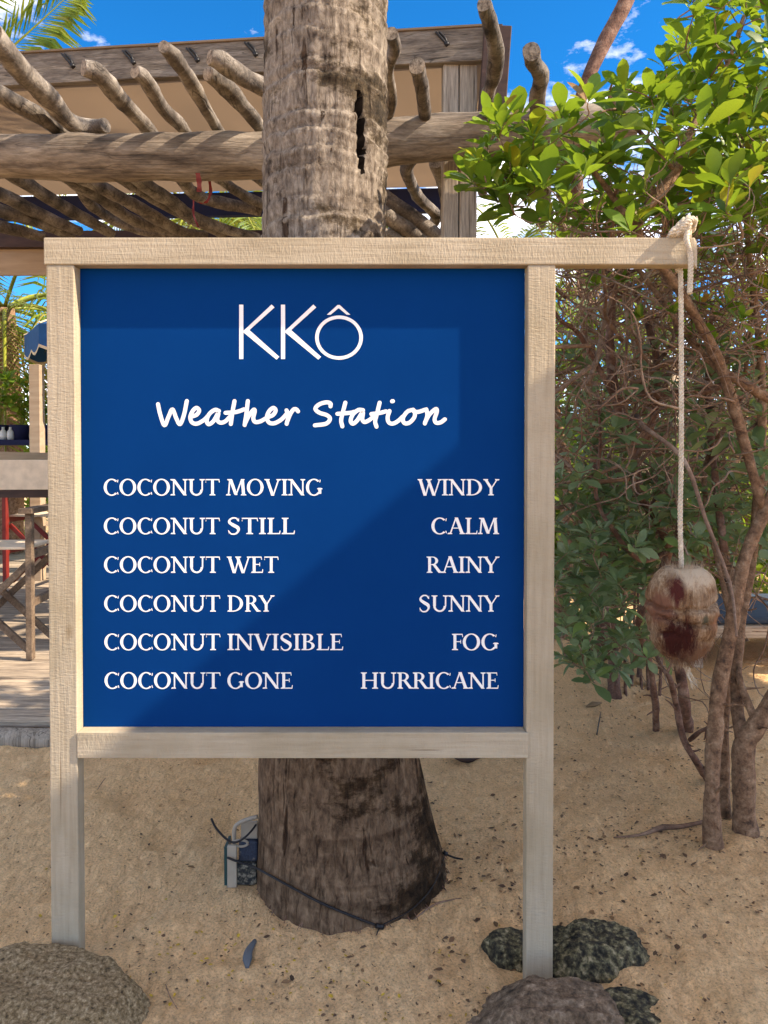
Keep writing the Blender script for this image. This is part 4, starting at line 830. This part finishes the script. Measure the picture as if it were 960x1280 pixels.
def foliage(thing_, leaves, mat, name='leaf', limit=300, massname='leaves', spool=True):
    """the leaves that show largest become parts; the rest one mesh"""
    sc = []
    for i, (p, R, L_) in enumerate(leaves):
        x, y, z = project(p + R @ Vector((0, L_/2, 0))); inside = -20 < x < 980 and -20 < y < 1290 and not (95 < x < 655 and 300 < y < 945)
        sc.append(((L_*F/z if inside else 0), i))
    sc.sort(reverse=True); near = set(i for s, i in sc[:limit] if s > 10)
    if near:
        ms = [leaf_mesh(name, mat, k) for k in range(3)]
        for i in near:
            p, R, L_ = leaves[i]; o = bpy.data.objects.new(name, ms[i % 3]); COL.objects.link(o); o.parent = thing_
            o.matrix_local = Matrix.Translation(p - thing_.location) @ R.to_4x4() @ Matrix.Scale(L_, 4)
    rest = [l for i, l in enumerate(leaves) if i not in near]
    if rest:
        P = np.array([tuple(l[0]) for l in rest]); R = np.array([[list(r) for r in l[1]] for l in rest]); S = np.array([l[2] for l in rest])
        V = np.einsum('nij,vj->nvi', R, LSH[0][0]) * S[:, None, None] + P[:, None, :]; nv = V.shape[1]
        Fa = (LFn[None] + (np.arange(len(rest))*nv)[:, None, None]).reshape(-1, 4)
        me = bpy.data.meshes.new(massname); me.vertices.add(V.shape[0]*nv); me.vertices.foreach_set('co', V.reshape(-1)); nf = len(Fa)
        me.loops.add(nf*4); me.loops.foreach_set('vertex_index', Fa.reshape(-1)); me.polygons.add(nf); me.polygons.foreach_set('loop_start', np.arange(nf)*4); me.polygons.foreach_set('loop_total', np.full(nf, 4))
        me.polygons.foreach_set('use_smooth', np.ones(nf, dtype=bool)); me.update(calc_edges=True); me.materials.append(mat)
        o = bpy.data.objects.new(massname, me); COL.objects.link(o); o['kind'] = 'stuff'
        if thing_ is not None: o.parent = thing_; o.matrix_parent_inverse = Matrix.Translation(-thing_.location)
        return o
def grow(nodes, targets, mb, rnd, r0=0.003, r1=0.0012, wig=0.16, sides=5, rough=0):
    """join each target to the nearest woody node with a bent twig; twigs become nodes in turn"""
    root = nodes[0]; targets = sorted(targets, key=lambda t: (t - root).length); dirs = {}
    arr = [tuple(n) for n in nodes]
    for ti, t in enumerate(targets):
        A = np.array(arr); d = A - np.array(tuple(t)); dist = np.sqrt((d**2).sum(1)) + 0.5*np.maximum(0, A[:, 2] - t.z + 0.05)
        k = int(dist.argmin()); n0 = Vector(arr[k]); L_ = (t - n0).length
        w = Vector((rnd.gauss(0, wig), rnd.gauss(0, wig), rnd.gauss(0, wig*.6)))*L_; w2 = Vector((rnd.gauss(0, wig), rnd.gauss(0, wig), -abs(rnd.gauss(0, wig*.8))))*L_
        pts = [n0, n0.lerp(t, .33) + w + w2*0.4, n0.lerp(t, .7) + w*0.3 + w2*0.6, t]; rs = r0*min(2.2, 0.6 + L_*2.2)
        tube(mb, pts, [rs, (rs+r1)/2, r1], sides, 4, rough, ti); P = catmull(pts, 3); arr += [tuple(p) for p in P[2:]]
        dirs[ti] = (P[-1]-P[-3]).normalized()
    return [(t, dirs[i]) for i, t in enumerate(targets)]
def stemline(mb, pts, rad, sides=10, rough=0.2, seed=0):
    tube(mb, pts, rad, sides, 7, rough, seed, 0, True, True, 9.0); return catmull(pts, 5)
def inpoly(x, y, poly):
    c = False; j = len(poly)-1
    for i in range(len(poly)):
        if (poly[i][1] > y) != (poly[j][1] > y) and x < (poly[j][0]-poly[i][0])*(y-poly[i][1])/(poly[j][1]-poly[i][1])+poly[i][0]: c = not c
        j = i
    return c
def sample(poly, n, y0, y1, rnd, sep=0.05):
    xs = [p[0] for p in poly]; ys = [p[1] for p in poly]; out = []; tries = 0
    while len(out) < n and tries < n*40:
        tries += 1; x = rnd.uniform(min(xs), max(xs)); y = rnd.uniform(min(ys), max(ys))
        if not inpoly(x, y, poly): continue
        Y = y0 + (y1-y0)*rnd.random(); p = W(x, y, Y)
        if all((p-q).length > sep for q in out[-400:]): out.append(p)
    return out
GR = 'shrubs on the right of the sign'
def shrub(label, base, stems, zones, seed, bark='palebark', leaf='sunleaf', size=0.07, extra=None, n=(7, 10), twigmat='twig', wig=.16, sc_up=.55, spread=(.5, 1.25), limit=300, name='leafy_shrub'):
    rnd = random.Random(seed); t = thing(name, label, 'shrub', base, GR); nodes = [Vector(base)]; first = True
    for k, (pts, rad) in enumerate(stems):
        mb = MB(); path = stemline(mb, pts, rad, 12 if rad[0] > .015 else 8, 0.34, seed + k); nodes += path
        for q in path[2::2]:
            if rnd.random() < .55:
                d = Vector((rnd.gauss(0, 1), rnd.gauss(-.3, 1), rnd.gauss(.3, .6))).normalized(); L_ = rnd.uniform(.02, .07) + rad[-1]; tube(mb, [q, q + d*L_*.6, q + d*L_ + Vector((0, 0, rnd.uniform(-.01, .015)))], [rad[-1]*.5 + .002, .003, .0015], 6, 2)
        mb.build('trunk' if first else 'branch', M[bark], t); first = False
    T = []
    for (poly, cnt, y0, y1, sep) in zones: T += sample(poly, cnt, y0, y1, rnd, sep)
    mb = MB(); tips = grow(nodes, T, mb, rnd, wig=wig)
    leaves = []
    for p, d in tips: 
        ax = d*0.5 + Vector((rnd.gauss(0, .3), rnd.gauss(-.1, .3), sc_up)); leaves += rosette(p, ax, rnd.randint(*n), size*rnd.uniform(.75, 1.15), rnd, spread)
    if extra: extra(mb, rnd, nodes)
    mb.build('twigs', M[twigmat], t, kind='stuff'); foliage(t, leaves, M[leaf], limit=limit); return t, leaves

def tangle(n, box, r=(.0012, .0032), ln=(.15, .55), down=0.0, mix=None):
    def f(mb, rnd, nodes):
        for k in range(n):
            x = rnd.uniform(box[0], box[1]); y = rnd.uniform(box[2], box[3]); p = W(x, y, rnd.uniform(box[4], box[5])); L_ = rnd.uniform(*ln); a = rnd.uniform(0, 6.28)
            d = Vector((math.cos(a), rnd.gauss(0, .4), math.sin(a)*0.9)).normalized(); P = [p]
            for s in range(5):
                d = (d + Vector((rnd.gauss(0, .55), rnd.gauss(0, .35), rnd.gauss(0, .55)))).normalized(); P.append(P[-1] + d*L_/5)
            rr = rnd.uniform(*r); tube(mb, P, [rr, rr*.8, rr*.45], 5, 3, 0, k)
    return f
g1 = G(893, 1054); g2 = G(935, 1040); g3 = G(820, 911); g4 = G(768, 872)
top_poly = [(668, 165), (700, 128), (745, 120), (785, 108), (812, 112), (842, 45), (850, -60), (1080, -60), (1080, 300), (860, 290), (720, 292), (672, 285), (668, 200)]
s1, lv1 = shrub('tall shrub with a slim pale speckled stem and sunlit green rosettes at its top', g1,
  [([g1 + Vector((0, 0, -.05)), W(889, 1010, .52), W(893, 930, .55), W(899, 860, .58), (W(918, 760, .6)), W(934, 690, .62), W(955, 640, .62), W(975, 590, .6)], [.030, .024, .023, .022, .020, .017, .015]),
   ([W(955, 640, .62), W(905, 470, .58), W(860, 380, .5), W(825, 330, .45), W(795, 290, .42), W(812, 255, .42), W(845, 215, .42), W(862, 165, .45)], [.014, .016, .015, .012, .018, .017, .014, .010]),
   ([W(795, 290, .42), W(772, 255, .40), W(748, 222, .38), W(724, 195, .36)], [.011, .009, .007, .005]),
   ([W(845, 215, .42), W(800, 165, .36), W(760, 118, .35)], [.006, .005, .004]),
   ([W(862, 165, .45), W(905, 90, .5), W(930, 20, .5)], [.009, .007, .005])],
  [([(592, 150), (640, 130), (672, 170), (670, 262), (640, 280), (600, 262), (585, 215)], 30, .18, .40, .03), (top_poly, 200, .12, .8, .038)], 11, 'palebark', 'sunleaf', .086, tangle(60, (700, 960, 200, 470, .3, .9)))
s2, lv2 = shrub('thick-trunked shrub at the right edge forking low over the sand', g2,
  [([g2 + Vector((0, 0, -.05)), W(931, 1000, .60), W(930, 930, .62), W(945, 905, .62), W(985, 840, .6), W(1010, 700, .6)], [.040, .030, .030, .032, .028, .022]),
   ([W(928, 925, .62), W(920, 870, .7), W(926, 780, .75), W(945, 660, .78), W(952, 480, .8), W(935, 300, .8), W(925, 150, .8)], [.022, .018, .016, .016, .013, .010, .006]),
   ([W(945, 905, .62), W(925, 850, .68), W(920, 800, .75), W(880, 600, .9), W(925, 500, .9), W(940, 380, .8)], [.012, .011, .010, .009, .008, .006]),
   ([G(905, 1020), W(905, 900, .75), W(915, 800, .8), W(938, 700, .85), W(960, 560, .9)], [.022, .018, .016, .015, .012]),
   ([W(1000, 520, .6), W(930, 480, .6), W(880, 445, .6), W(845, 400, .62), W(800, 340, .65), W(760, 300, .7)], [.016, .014, .012, .010, .007, .005])],
  [([(850, 20), (1080, -60), (1080, 330), (880, 330), (800, 260)], 150, .45, 1.2, .045), ([(720, 190), (900, 120), (980, 100), (980, 300), (720, 300)], 80, .7, 1.3, .045), ([(740, 330), (980, 300), (980, 460), (760, 440)], 22, .4, .9, .05)], 12, 'palebark', 'sunleaf', .074,
  tangle(150, (740, 980, 240, 520, .4, 1.2), ln=(.12, .42), r=(.0012, .004)))
mid = [(694, 560), (740, 540), (830, 560), (960, 540), (980, 700), (900, 690), (835, 700), (800, 740), (780, 800), (745, 830), (715, 845), (696, 800)]
s3, lv3 = shrub('many-stemmed reddish shrub with grey-green leaves just right of the right post', g3,
  [([g3 + Vector((0, 0, -.03)), W(819, 880, 1.30), W(812, 830, 1.25), W(800, 770, 1.2), W(835, 690, 1.1), W(802, 620, 1.0), W(790, 560, .95), W(770, 500, .9), W(762, 430, .9), W(765, 360, .9), W(752, 290, .95)], [.014, .013, .013, .014, .017, .017, .018, .017, .014, .010]),
   ([W(795, 570, .95), W(815, 530, .9), W(822, 470, .9), W(812, 410, .9), W(795, 370, .95), W(770, 330, 1)], [.012, .012, .012, .011, .008, .005]),
   ([W(768, 505, .9), W(800, 495, .88), W(860, 492, .85), W(905, 480, .8), W(925, 455, .8)], [.016, .015, .014, .010, .006]),
   ([W(835, 690, 1.1), W(800, 700, .95), W(765, 660, .9), W(745, 620, .9), W(750, 560, .9), W(748, 500, .95)], [.010, .009, .008, .007, .004]),
   ([G(885, 975), W(872, 955, .85), W(855, 925, .85), W(845, 880, .85), W(838, 850, .8), W(825, 830, .85), W(815, 800, 1.0)], [.014, .013, .012, .010, .009, .008]),
   ([W(862, 925, .86), W(880, 912, .8), W(900, 915, .75)], [.007, .006, .008]),
   ([G(858, 912), W(856, 880, 1.25), W(848, 820, 1.25), W(842, 740, 1.25), W(850, 640, 1.25)], [.028, .022, .018, .015, .01]),
   ([W(770, 500, .9), W(725, 420, .85), W(700, 400, .8), W(690, 380, .8)], [.010, .008, .006, .004]),
   ([W(905, 690, .8), W(890, 560, .9), W(885, 480, .95), W(890, 380, 1.0)], [.012, .012, .010, .006])],
  [([(694, 600), (960, 570), (980, 700), (900, 690), (835, 700), (800, 740), (780, 800), (745, 830), (715, 845), (696, 800)], 240, .72, 1.5, .045), (mid, 60, .8, 1.5, .05), ([(694, 430), (960, 430), (960, 600), (694, 600)], 70, .65, 1.3, .06), ([(700, 790), (835, 780), (838, 815), (800, 830), (750, 860), (712, 850)], 16, .75, 1.1, .04)], 13, 'redbark', 'greyleaf', .078,
  lambda mb, rnd, nodes: (tangle(430, (690, 960, 290, 600, .6, 1.6), ln=(.12, .45), r=(.0013, .004))(mb, rnd, nodes), tangle(46, (700, 960, 290, 640, .7, 1.3), ln=(.4, .9), r=(.005, .0095))(mb, rnd, nodes)), wig=.2, spread=(.6, 1.5), n=(6, 9))
s4, lv4 = shrub('low grey-green shrub on thin bare stems rising from the sand slope', g4,
  [([g4 + Vector((0, 0, -.03)), W(767, 830, 1.95), W(765, 780, 1.95), W(770, 700, 1.9), W(760, 600, 1.8)], [.034, .028, .022, .018, .012])] +
  [([G(x, yb) + Vector((0, 0, -.03)), W(x + dx*.4, yb-40, Yd), W(x + dx, yb-100, Yd), W(x + dx*1.5, yb-190, Yd)], [.009, .007, .006, .004]) for x, yb, dx, Yd in
   [(782, 873, -2, 1.95), (789, 860, 4, 2.1), (802, 862, -4, 2.1), (811, 862, -6, 2.1), (797, 850, 8, 2.2), (824, 873, 6, 1.9), (744, 850, -8, 2.2), (729, 846, 8, 2.2)]],
  [([(694, 500), (960, 470), (980, 680), (850, 720), (830, 790), (760, 830), (700, 820)], 260, 1.6, 2.5, .055), ([(694, 330), (960, 250), (980, 520), (694, 560)], 90, 1.3, 2.4, .07)], 14, 'redbark', 'greyleaf', .076,
  tangle(260, (690, 970, 290, 800, 1.2, 2.3), ln=(.3, .9), r=(.002, .004)), wig=.2, spread=(.6, 1.5), n=(6, 9))
s5, lv5 = shrub('dense green shrub farthest back behind the hanging coconut', Vector((1.6, 2.6, .02)),
  [([Vector((1.6, 2.6, -.05)), Vector((1.65, 2.7, .8)), Vector((1.5, 2.7, 1.7)), Vector((1.4, 2.8, 2.3))], [.06, .05, .04, .02]), ([Vector((2.2, 2.9, -.05)), Vector((2.1, 2.9, .8)), Vector((2.3, 2.9, 1.9))], [.05, .04, .02]),
   ([Vector((1.1, 3.0, -.05)), Vector((1.15, 3.0, .9)), Vector((1.0, 3.0, 1.9))], [.05, .04, .02])],
  [([(694, 270), (980, 120), (1060, 120), (1060, 400), (850, 400), (694, 480)], 230, 2.2, 3.4, .08)], 15, 'palebark', 'farleaf', .085, tangle(160, (690, 980, 280, 560, 2.0, 3.0), ln=(.4, 1.2), r=(.003, .006)), limit=120)

# ------------------------------------------------------------------ hedge far behind
def blob_leaves(c, r, n, size, rnd):
    out = []
    for _ in range(n):
        d = Vector((rnd.gauss(0, 1), rnd.gauss(0, 1), rnd.gauss(0, 1))).normalized(); k = rnd.random()**.4
        lump = 1 + .35*noise.noise(d*2.2 + Vector(c)); p = Vector(c) + Vector((d.x*r[0], d.y*r[1], d.z*r[2]))*k*lump
        R = rot_to((d + Vector((rnd.gauss(0, .6), rnd.gauss(0, .6), rnd.gauss(0, .6)))).normalized(), Vector((rnd.gauss(0, .4), rnd.gauss(0, .4), 1))); out.append((p, R, size*rnd.uniform(.7, 1.3)))
    return out
hb = [(-6.2, 9.5, 1.1, 1.6), (-3.6, 8.6, 1.0, 1.3), (-1.2, 9.5, 1.2, 1.6), (1.5, 8.2, 1.7, 1.4), (3.2, 7.2, 1.75, 1.5), (4.9, 6.4, 2.0, 1.6), (6.3, 8.6, 1.5, 1.8), (3.9, 10.5, 2.0, 1.8), (8.6, 11, 2.2, 2.0), (-9, 11, 2.0, 2.0), (2.9, 4.9, 0.75, 1.1), (1.45, 5.4, 0.8, 1.1)]
desc = ['at the far left end of the hedge line', 'behind the dining deck on the left', 'hidden mostly behind the sign panel, left half', 'behind the palm, right half of the sign', 'bright green, seen behind the hanging coconut', 'behind the thick-trunked shrub at right', 'at the far right', 'tall one rising over its neighbours at right', 'tallest, outermost right', 'outermost left', 'low one nearest behind the blue lounger', 'low one glimpsed under the shrubs right of the right post']
for i, (x, y, rz, rxx) in enumerate(hb):
    rnd = random.Random(100+i); t = thing('hedge_bush', 'round green hedge bush ' + desc[i], 'bush', (x, y, 0), 'hedge bushes in the far background')
    mb = MB()
    for k in range(4): a = k*1.6; tube(mb, [(x, y, -.1), (x + .3*math.cos(a), y + .3*math.sin(a), rz*.6), (x + .8*math.cos(a), y + .8*math.sin(a), rz*1.2)], [.06, .04, .015], 7, 4)
    mb.build('trunk', M['palebark'], t)
    foliage(t, blob_leaves((x, y, rz*0.95), (rxx, 1.1, rz), 4200, .13, rnd), M['farleaf'], limit=0, massname='crown')

# ------------------------------------------------------------------ deck, furniture and palms at the left
deck = thing('deck', 'weathered low timber deck under the pergola at the left', 'deck', (-2, 2, 0)); ZD = 0.105
yy = 1.30; k = 0
rd = random.Random(2)
while yy < 6.6:
    w = 0.135; mb = MB(); mb.box((-5.2, yy, ZD - .03 + rd.uniform(-.002, .002)), (-0.35 + rd.uniform(-.01, .01), yy + w, ZD + rd.uniform(-.002, .002))); mb.build('plank', M['deck'], deck, 0.004); yy += w + 0.008; k += 1
mb = MB(); tube(mb, [(-5.2, 1.26, .05), (-3, 1.25, .055), (-1.5, 1.255, .05), (-0.35, 1.25, .05)], .042, 12, 10, .1, 3); mb.build('edge_log', M['uprwood'], deck)

def dchair(name, label, loc, rz, wood, cloth, group=None):
    t = thing(name, label, 'chair', loc, group); t.rotation_euler = (0, 0, rz)
    def part(nm, f, mat, bevel=.003):
        mb = MB(); f(mb); o = mb.build(nm, mat, None, bevel); o.parent = t; return o
    for sx in (-1, 1):
        for sy in (-1, 1):
            part('leg', lambda m, sx=sx, sy=sy: m.box((sx*.26-.016, sy*.20-.022, 0), (sx*.26+.016, sy*.20+.022, .755 if sy < 0 else 1.05)), wood)
        part('arm', lambda m, sx=sx: m.box((sx*.26-.034, -.26, .757), (sx*.26+.034, .178, .785)), wood)
        part('side_rail', lambda m, sx=sx: m.box((sx*.26-.014, -.177, .52), (sx*.26+.014, .177, .56)), wood)
        part('side_rail', lambda m, sx=sx: m.box((sx*.26-.014, -.177, .27), (sx*.26+.014, .177, .31)), wood)
    for sy in (-1, 1):
        for sg in (-1, 1):
            part('cross_brace', lambda m, sy=sy, sg=sg: m.bar((-.24*sg, sy*.155 + sg*.014, .04), (.24*sg, sy*.155 + sg*.014, .50), .022, .035), wood)
    part('seat', lambda m: m.box((-.24, -.17, .565), (.24, .17, .58)), cloth); part('backrest', lambda m: m.box((-.29, .205, .86), (.29, .222, 1.03)), cloth)
    return t
cx_ = WZ(33, 826, ZD)
dchair('directors_chair', 'weathered wooden folding armchair standing on the deck by the left post', (cx_.x - .26, cx_.y + .2, ZD + .003), math.radians(4), M['chair'], M['whitecloth'])
dchair('folding_chair', 'red-framed folding chair with white cloth behind the table', (-2.75, 4.45, ZD + .003), math.radians(176), M['red'], M['whitecloth'])
dchair('directors_chair', 'dark wooden folding armchair half hidden behind the near chair', (-1.9, 3.3, ZD + .003), math.radians(200), M['darkwood'], M['whitecloth'])
tb = thing('dining_table', 'pale green slatted table top with dark edge behind the chair', 'table', (-2.35, 3.6, 0))
for k in range(8):
    mb = MB(); mb.box((-3.1, 3.22 + k*.098, 1.008), (-1.62, 3.31 + k*.098, 1.028)); mb.build('slat', M['tabletop'], tb, .003)
mb = MB(); mb.box((-3.08, 3.235, .945), (-1.64, 3.99, 1.006)); mb.build('apron', M['tabletop'], tb)
mb = MB(); mb.box((-3.07, 3.245, .885), (-1.65, 3.98, .9445)); mb.build('under_frame', M['darkwood'], tb)
for sx in (-3.03, -1.70):
    for sy in (3.29, 3.94): mb = MB(); mb.box((sx-.03, sy-.03, ZD), (sx+.03, sy+.03, .884)); mb.build('leg', M['darkwood'], tb)
cl = MB(); vs = []
for i in range(25):
    x = -3.4 + i*.075; sag = .03*math.sin(i/24*math.pi); vs += [(x, 4.12, 1.115 - sag*.8), (x, 4.10, 1.215 - sag)]
cl.add(vs, [(2*i, 2*i+2, 2*i+3, 2*i+1) for i in range(24)], 0, True)
tag(cl.build('cloth_banner', M['tanboard']), 'sagging pale tan cloth strip hanging beyond the table', 'cloth')
sh = thing('shelf', 'navy counter shelf carrying plant pots and small bottles at the left', 'shelf', (-2.8, 5, 0))
mb = MB(); mb.box((-4.6, 4.75, 1.255), (-1.6, 5.05, 1.30)); mb.build('board', M['navy'], sh)
for x in (-4.4, -1.75): mb = MB(); mb.box((x, 4.8, ZD), (x+.07, 4.95, 1.253)); mb.build('leg', M['navy'], sh)
def lathe(mb, c, prof, n=14):
    vs = [(c[0] + r*math.cos(2*math.pi*i/n), c[1] + r*math.sin(2*math.pi*i/n), c[2] + h) for r, h in prof for i in range(n)]
    mb.add(vs, [(j*n+i, j*n+(i+1) % n, (j+1)*n+(i+1) % n, (j+1)*n+i) for j in range(len(prof)-1) for i in range(n)], 0, True)
for k, (px, lab) in enumerate([(4, 'first small pale bottle from the left on the navy shelf'), (13, 'pale bottle on the shelf just left of the dark planter'), (41, 'pale bottle on the shelf just right of the dark planter'), (50, 'last pale bottle on the shelf, next to the sign post')]):
    p = W(px, 536, 4.82); mb = MB(); lathe(mb, (p.x, 4.82, 1.302), [(0, 0), (.028, 0), (.03, .03), (.028, .07), (.012, .09), (.013, .11), (0, .111)]); tag(mb.build('bottle', M['glassy']), lab, 'bottle', 'bottles on the navy shelf')
def potplant(px, label, seed, h=.42, w=.1):
    p = W(px, 530, 4.9); t = thing('potted_plant', label, 'potted plant', (p.x, 4.9, 1.302)); mb = MB(); lathe(mb, (p.x, 4.9, 1.302), [(0, 0), (w*.8, 0), (w, .12), (w*1.05, .13), (w*.9, .13), (w*.85, .115), (0, .115)]); mb.build('pot', M['navy'], t)
    rnd = random.Random(seed); lv = []; mb = MB()
    for k in range(14):
        a = rnd.uniform(0, 6.28); tip = Vector((p.x + rnd.uniform(.03, .22)*math.cos(a), 4.9 + .18*math.sin(a), 1.42 + rnd.uniform(.08, h))); tube(mb, [(p.x, 4.9, 1.41), ((p.x + tip.x)/2, 4.9, (1.41 + tip.z)/2 + .04), tip], [.005, .003], 4, 3)
        lv += rosette(tip, Vector((math.cos(a)*.5, math.sin(a)*.5, 1)), 10, .11, rnd, (.3, 1.6))
    mb.build('stems', M['petiole'], t); foliage(t, lv, M['sunleaf'], limit=60, massname='leaves')
potplant(27, 'leafy green plant in the dark planter in the middle of the shelf', 1); potplant(-2, 'leafy green potted plant at the left edge of the picture', 2, .5); potplant(56, 'low yellow-green potted plant next to the sign post', 3, .3)
# blue parasol
pr = thing('parasol', 'blue parasol with scalloped white trim half hidden by the left post', 'parasol', (-1.6, 5.4, 0)); cxp, cyp, R_ = -2.36, 5.5, 1.02
ztop = 2.80; ze = 2.28; mb = MB(); wm = MB(); NG = 8; 
for g in range(NG):
    a0_, a1_ = math.pi*2*g/NG + .2, math.pi*2*(g+1)/NG + .2
    P0 = Vector((cxp, cyp, ztop)); A_ = Vector((cxp + R_*math.cos(a0_), cyp + R_*math.sin(a0_), ze)); B_ = Vector((cxp + R_*math.cos(a1_), cyp + R_*math.sin(a1_), ze))
    mb.add([P0, A_, B_], [(0,1,2)]); vs = []
    for s in range(9):
        q = A_.lerp(B_, s/8); dz = .17 + .05*abs(math.sin(s/8*math.pi*2)); vs += [q, q - Vector((0, 0, dz)), q - Vector((0, 0, dz + .025))]
    mb.add(vs, [(3*s, 3*s+1, 3*s+4, 3*s+3) for s in range(8)]); wm.add(vs, [(3*s+1, 3*s+2, 3*s+5, 3*s+4) for s in range(8)])
    wm.bar(P0 + Vector((0, 0, .008)), A_ + Vector((0, 0, .006)), .05, .008)
mb.build('canopy', M['parasol'], pr); wm.build('white_trim', M['whitecloth'], pr); mb = MB(); tube(mb, [(cxp, cyp, 0), (cxp, cyp, ztop + .06)], .025, 10, 3); mb.build('pole', M['tanboard'], pr)
p = W(45, 500, 4.6); mb = MB(); mb.box((p.x - .06, 4.6, ZD), (p.x + .03, 4.7, 1.93)); tag(mb.build('wooden_post', M['tanboard'], None, .004), 'plain tan wooden post next to the blue parasol', 'post')

def palmtree(label, x, y, h, seed, n=14, L_=2.6, dead=0, wl=.6, r=.13):
    t = thing('palm_tree', label, 'palm tree', (x, y, 0), 'palms in the background'); mb = MB()
    tube(mb, [(x, y, -.1), (x + .05, y, h*.5), (x, y, h)], [r*1.3, r, r*.85], 14, 12, .08, seed); mb.build('trunk', M['palebark'], t)
    for k in range(n):
        a = k*2.4 + seed; s = k/n; frond((x, y, h), a, L_*(1 - .15*s), 1.6 - 2.2*s, 1.1 + .4*s, M['frond'], t, seed*50+k, wl, n=40, rr=.022)
    for k in range(dead): a = k*2.4 + seed + 1; frond((x, y, h - .1), a, .75, -.3, 1.0, M['deadfrond'], t, seed*70+k, .35, 'dead_frond', 22)
px_ = W(6, 450, 6.4)
palmtree('palm with hanging brown dead fronds beyond the deck at the left edge', px_.x, 6.4, 2.75, 3, 15, 2.3, 10)
palmtree('small palm with bright fronds behind the left half of the pergola', -2.7, 9.0, 4.6, 5, 16, 2.6, 4)
palmtree('palm further back, its crown seen between the rafters near the trunk', -1.9, 11.0, 5.0, 8, 16, 2.8, 3)
palmtree('tall palm whose frond reaches over the top left corner', -4.25, 4.6, 4.35, 9, 13, 2.1, 0)
tall = bpy.data.objects['palm_tree.003']
for k, (a, b, az, L_) in enumerate([(-75, 135, .12, 1.25), (-90, 40, -.3, 1.0)]): frond(W(a, b, 4.4), az, L_, 1.15, .15, M['frond'], tall, 900 + k, .62, n=44, rr=.012)
palmtree('palm beyond the hedge on the right of the pergola post', 2.15, 11.5, 4.7, 12, 18, 2.6, 4)

# white posts, lounger and a low wall glimpsed behind the shrubs
for px, yb, w, lab in ((808, 640, .10, 'white post seen between shrub stems left of the rope'), (845, 620, .07, 'white post seen between shrub stems right of the rope'), (928, 640, .09, 'white post near the right edge behind the shrubs')):
    p = W(px, yb, 4.6); mb = MB(); mb.box((p.x - w/2, 4.6, 0), (p.x + w/2, 4.6 + w, 2.0)); tag(mb.build('white_post', M['whitecloth'], None, .01), lab, 'post', 'white posts behind the shrubs')
lo = thing('sun_lounger', 'low lounger with blue cushion behind the right-hand shrubs', 'lounger', (1.75, 2.5, 0))
lc_ = W(925, 735, 2.35)
mb = MB(); mb.box((lc_.x - .28, 2.3, .26), (lc_.x + .9, 3.0, .30)); mb.build('cushion', M['duskcloth'], lo, .02)
mb = MB(); mb.box((lc_.x - .3, 2.28, .19), (lc_.x + .95, 3.02, .257)); mb.build('frame', M['deck'], lo, .01)
for a in (-.26, .85):
    for b in (2.32, 2.93): mb = MB(); mb.box((lc_.x + a, b, 0), (lc_.x + a + .05, b + .05, .189)); mb.build('leg', M['deck'], lo)
mb = MB(); p = G(605, 944); q = W(605, 940, 1.05)
tube(mb, [G(565, 946) + Vector((0, 0, .01)), G(585, 950) + Vector((0, 0, .006)), G(615, 944) + Vector((0, 0, .02)), G(655, 945) + Vector((0, 0, .02))], [.012, .02, .03, .015], 8, 6, .5, 4)
tag(mb.build('dark_root', M['darkwood']), 'dark gnarled root on the sand just under the bottom rail', 'root')
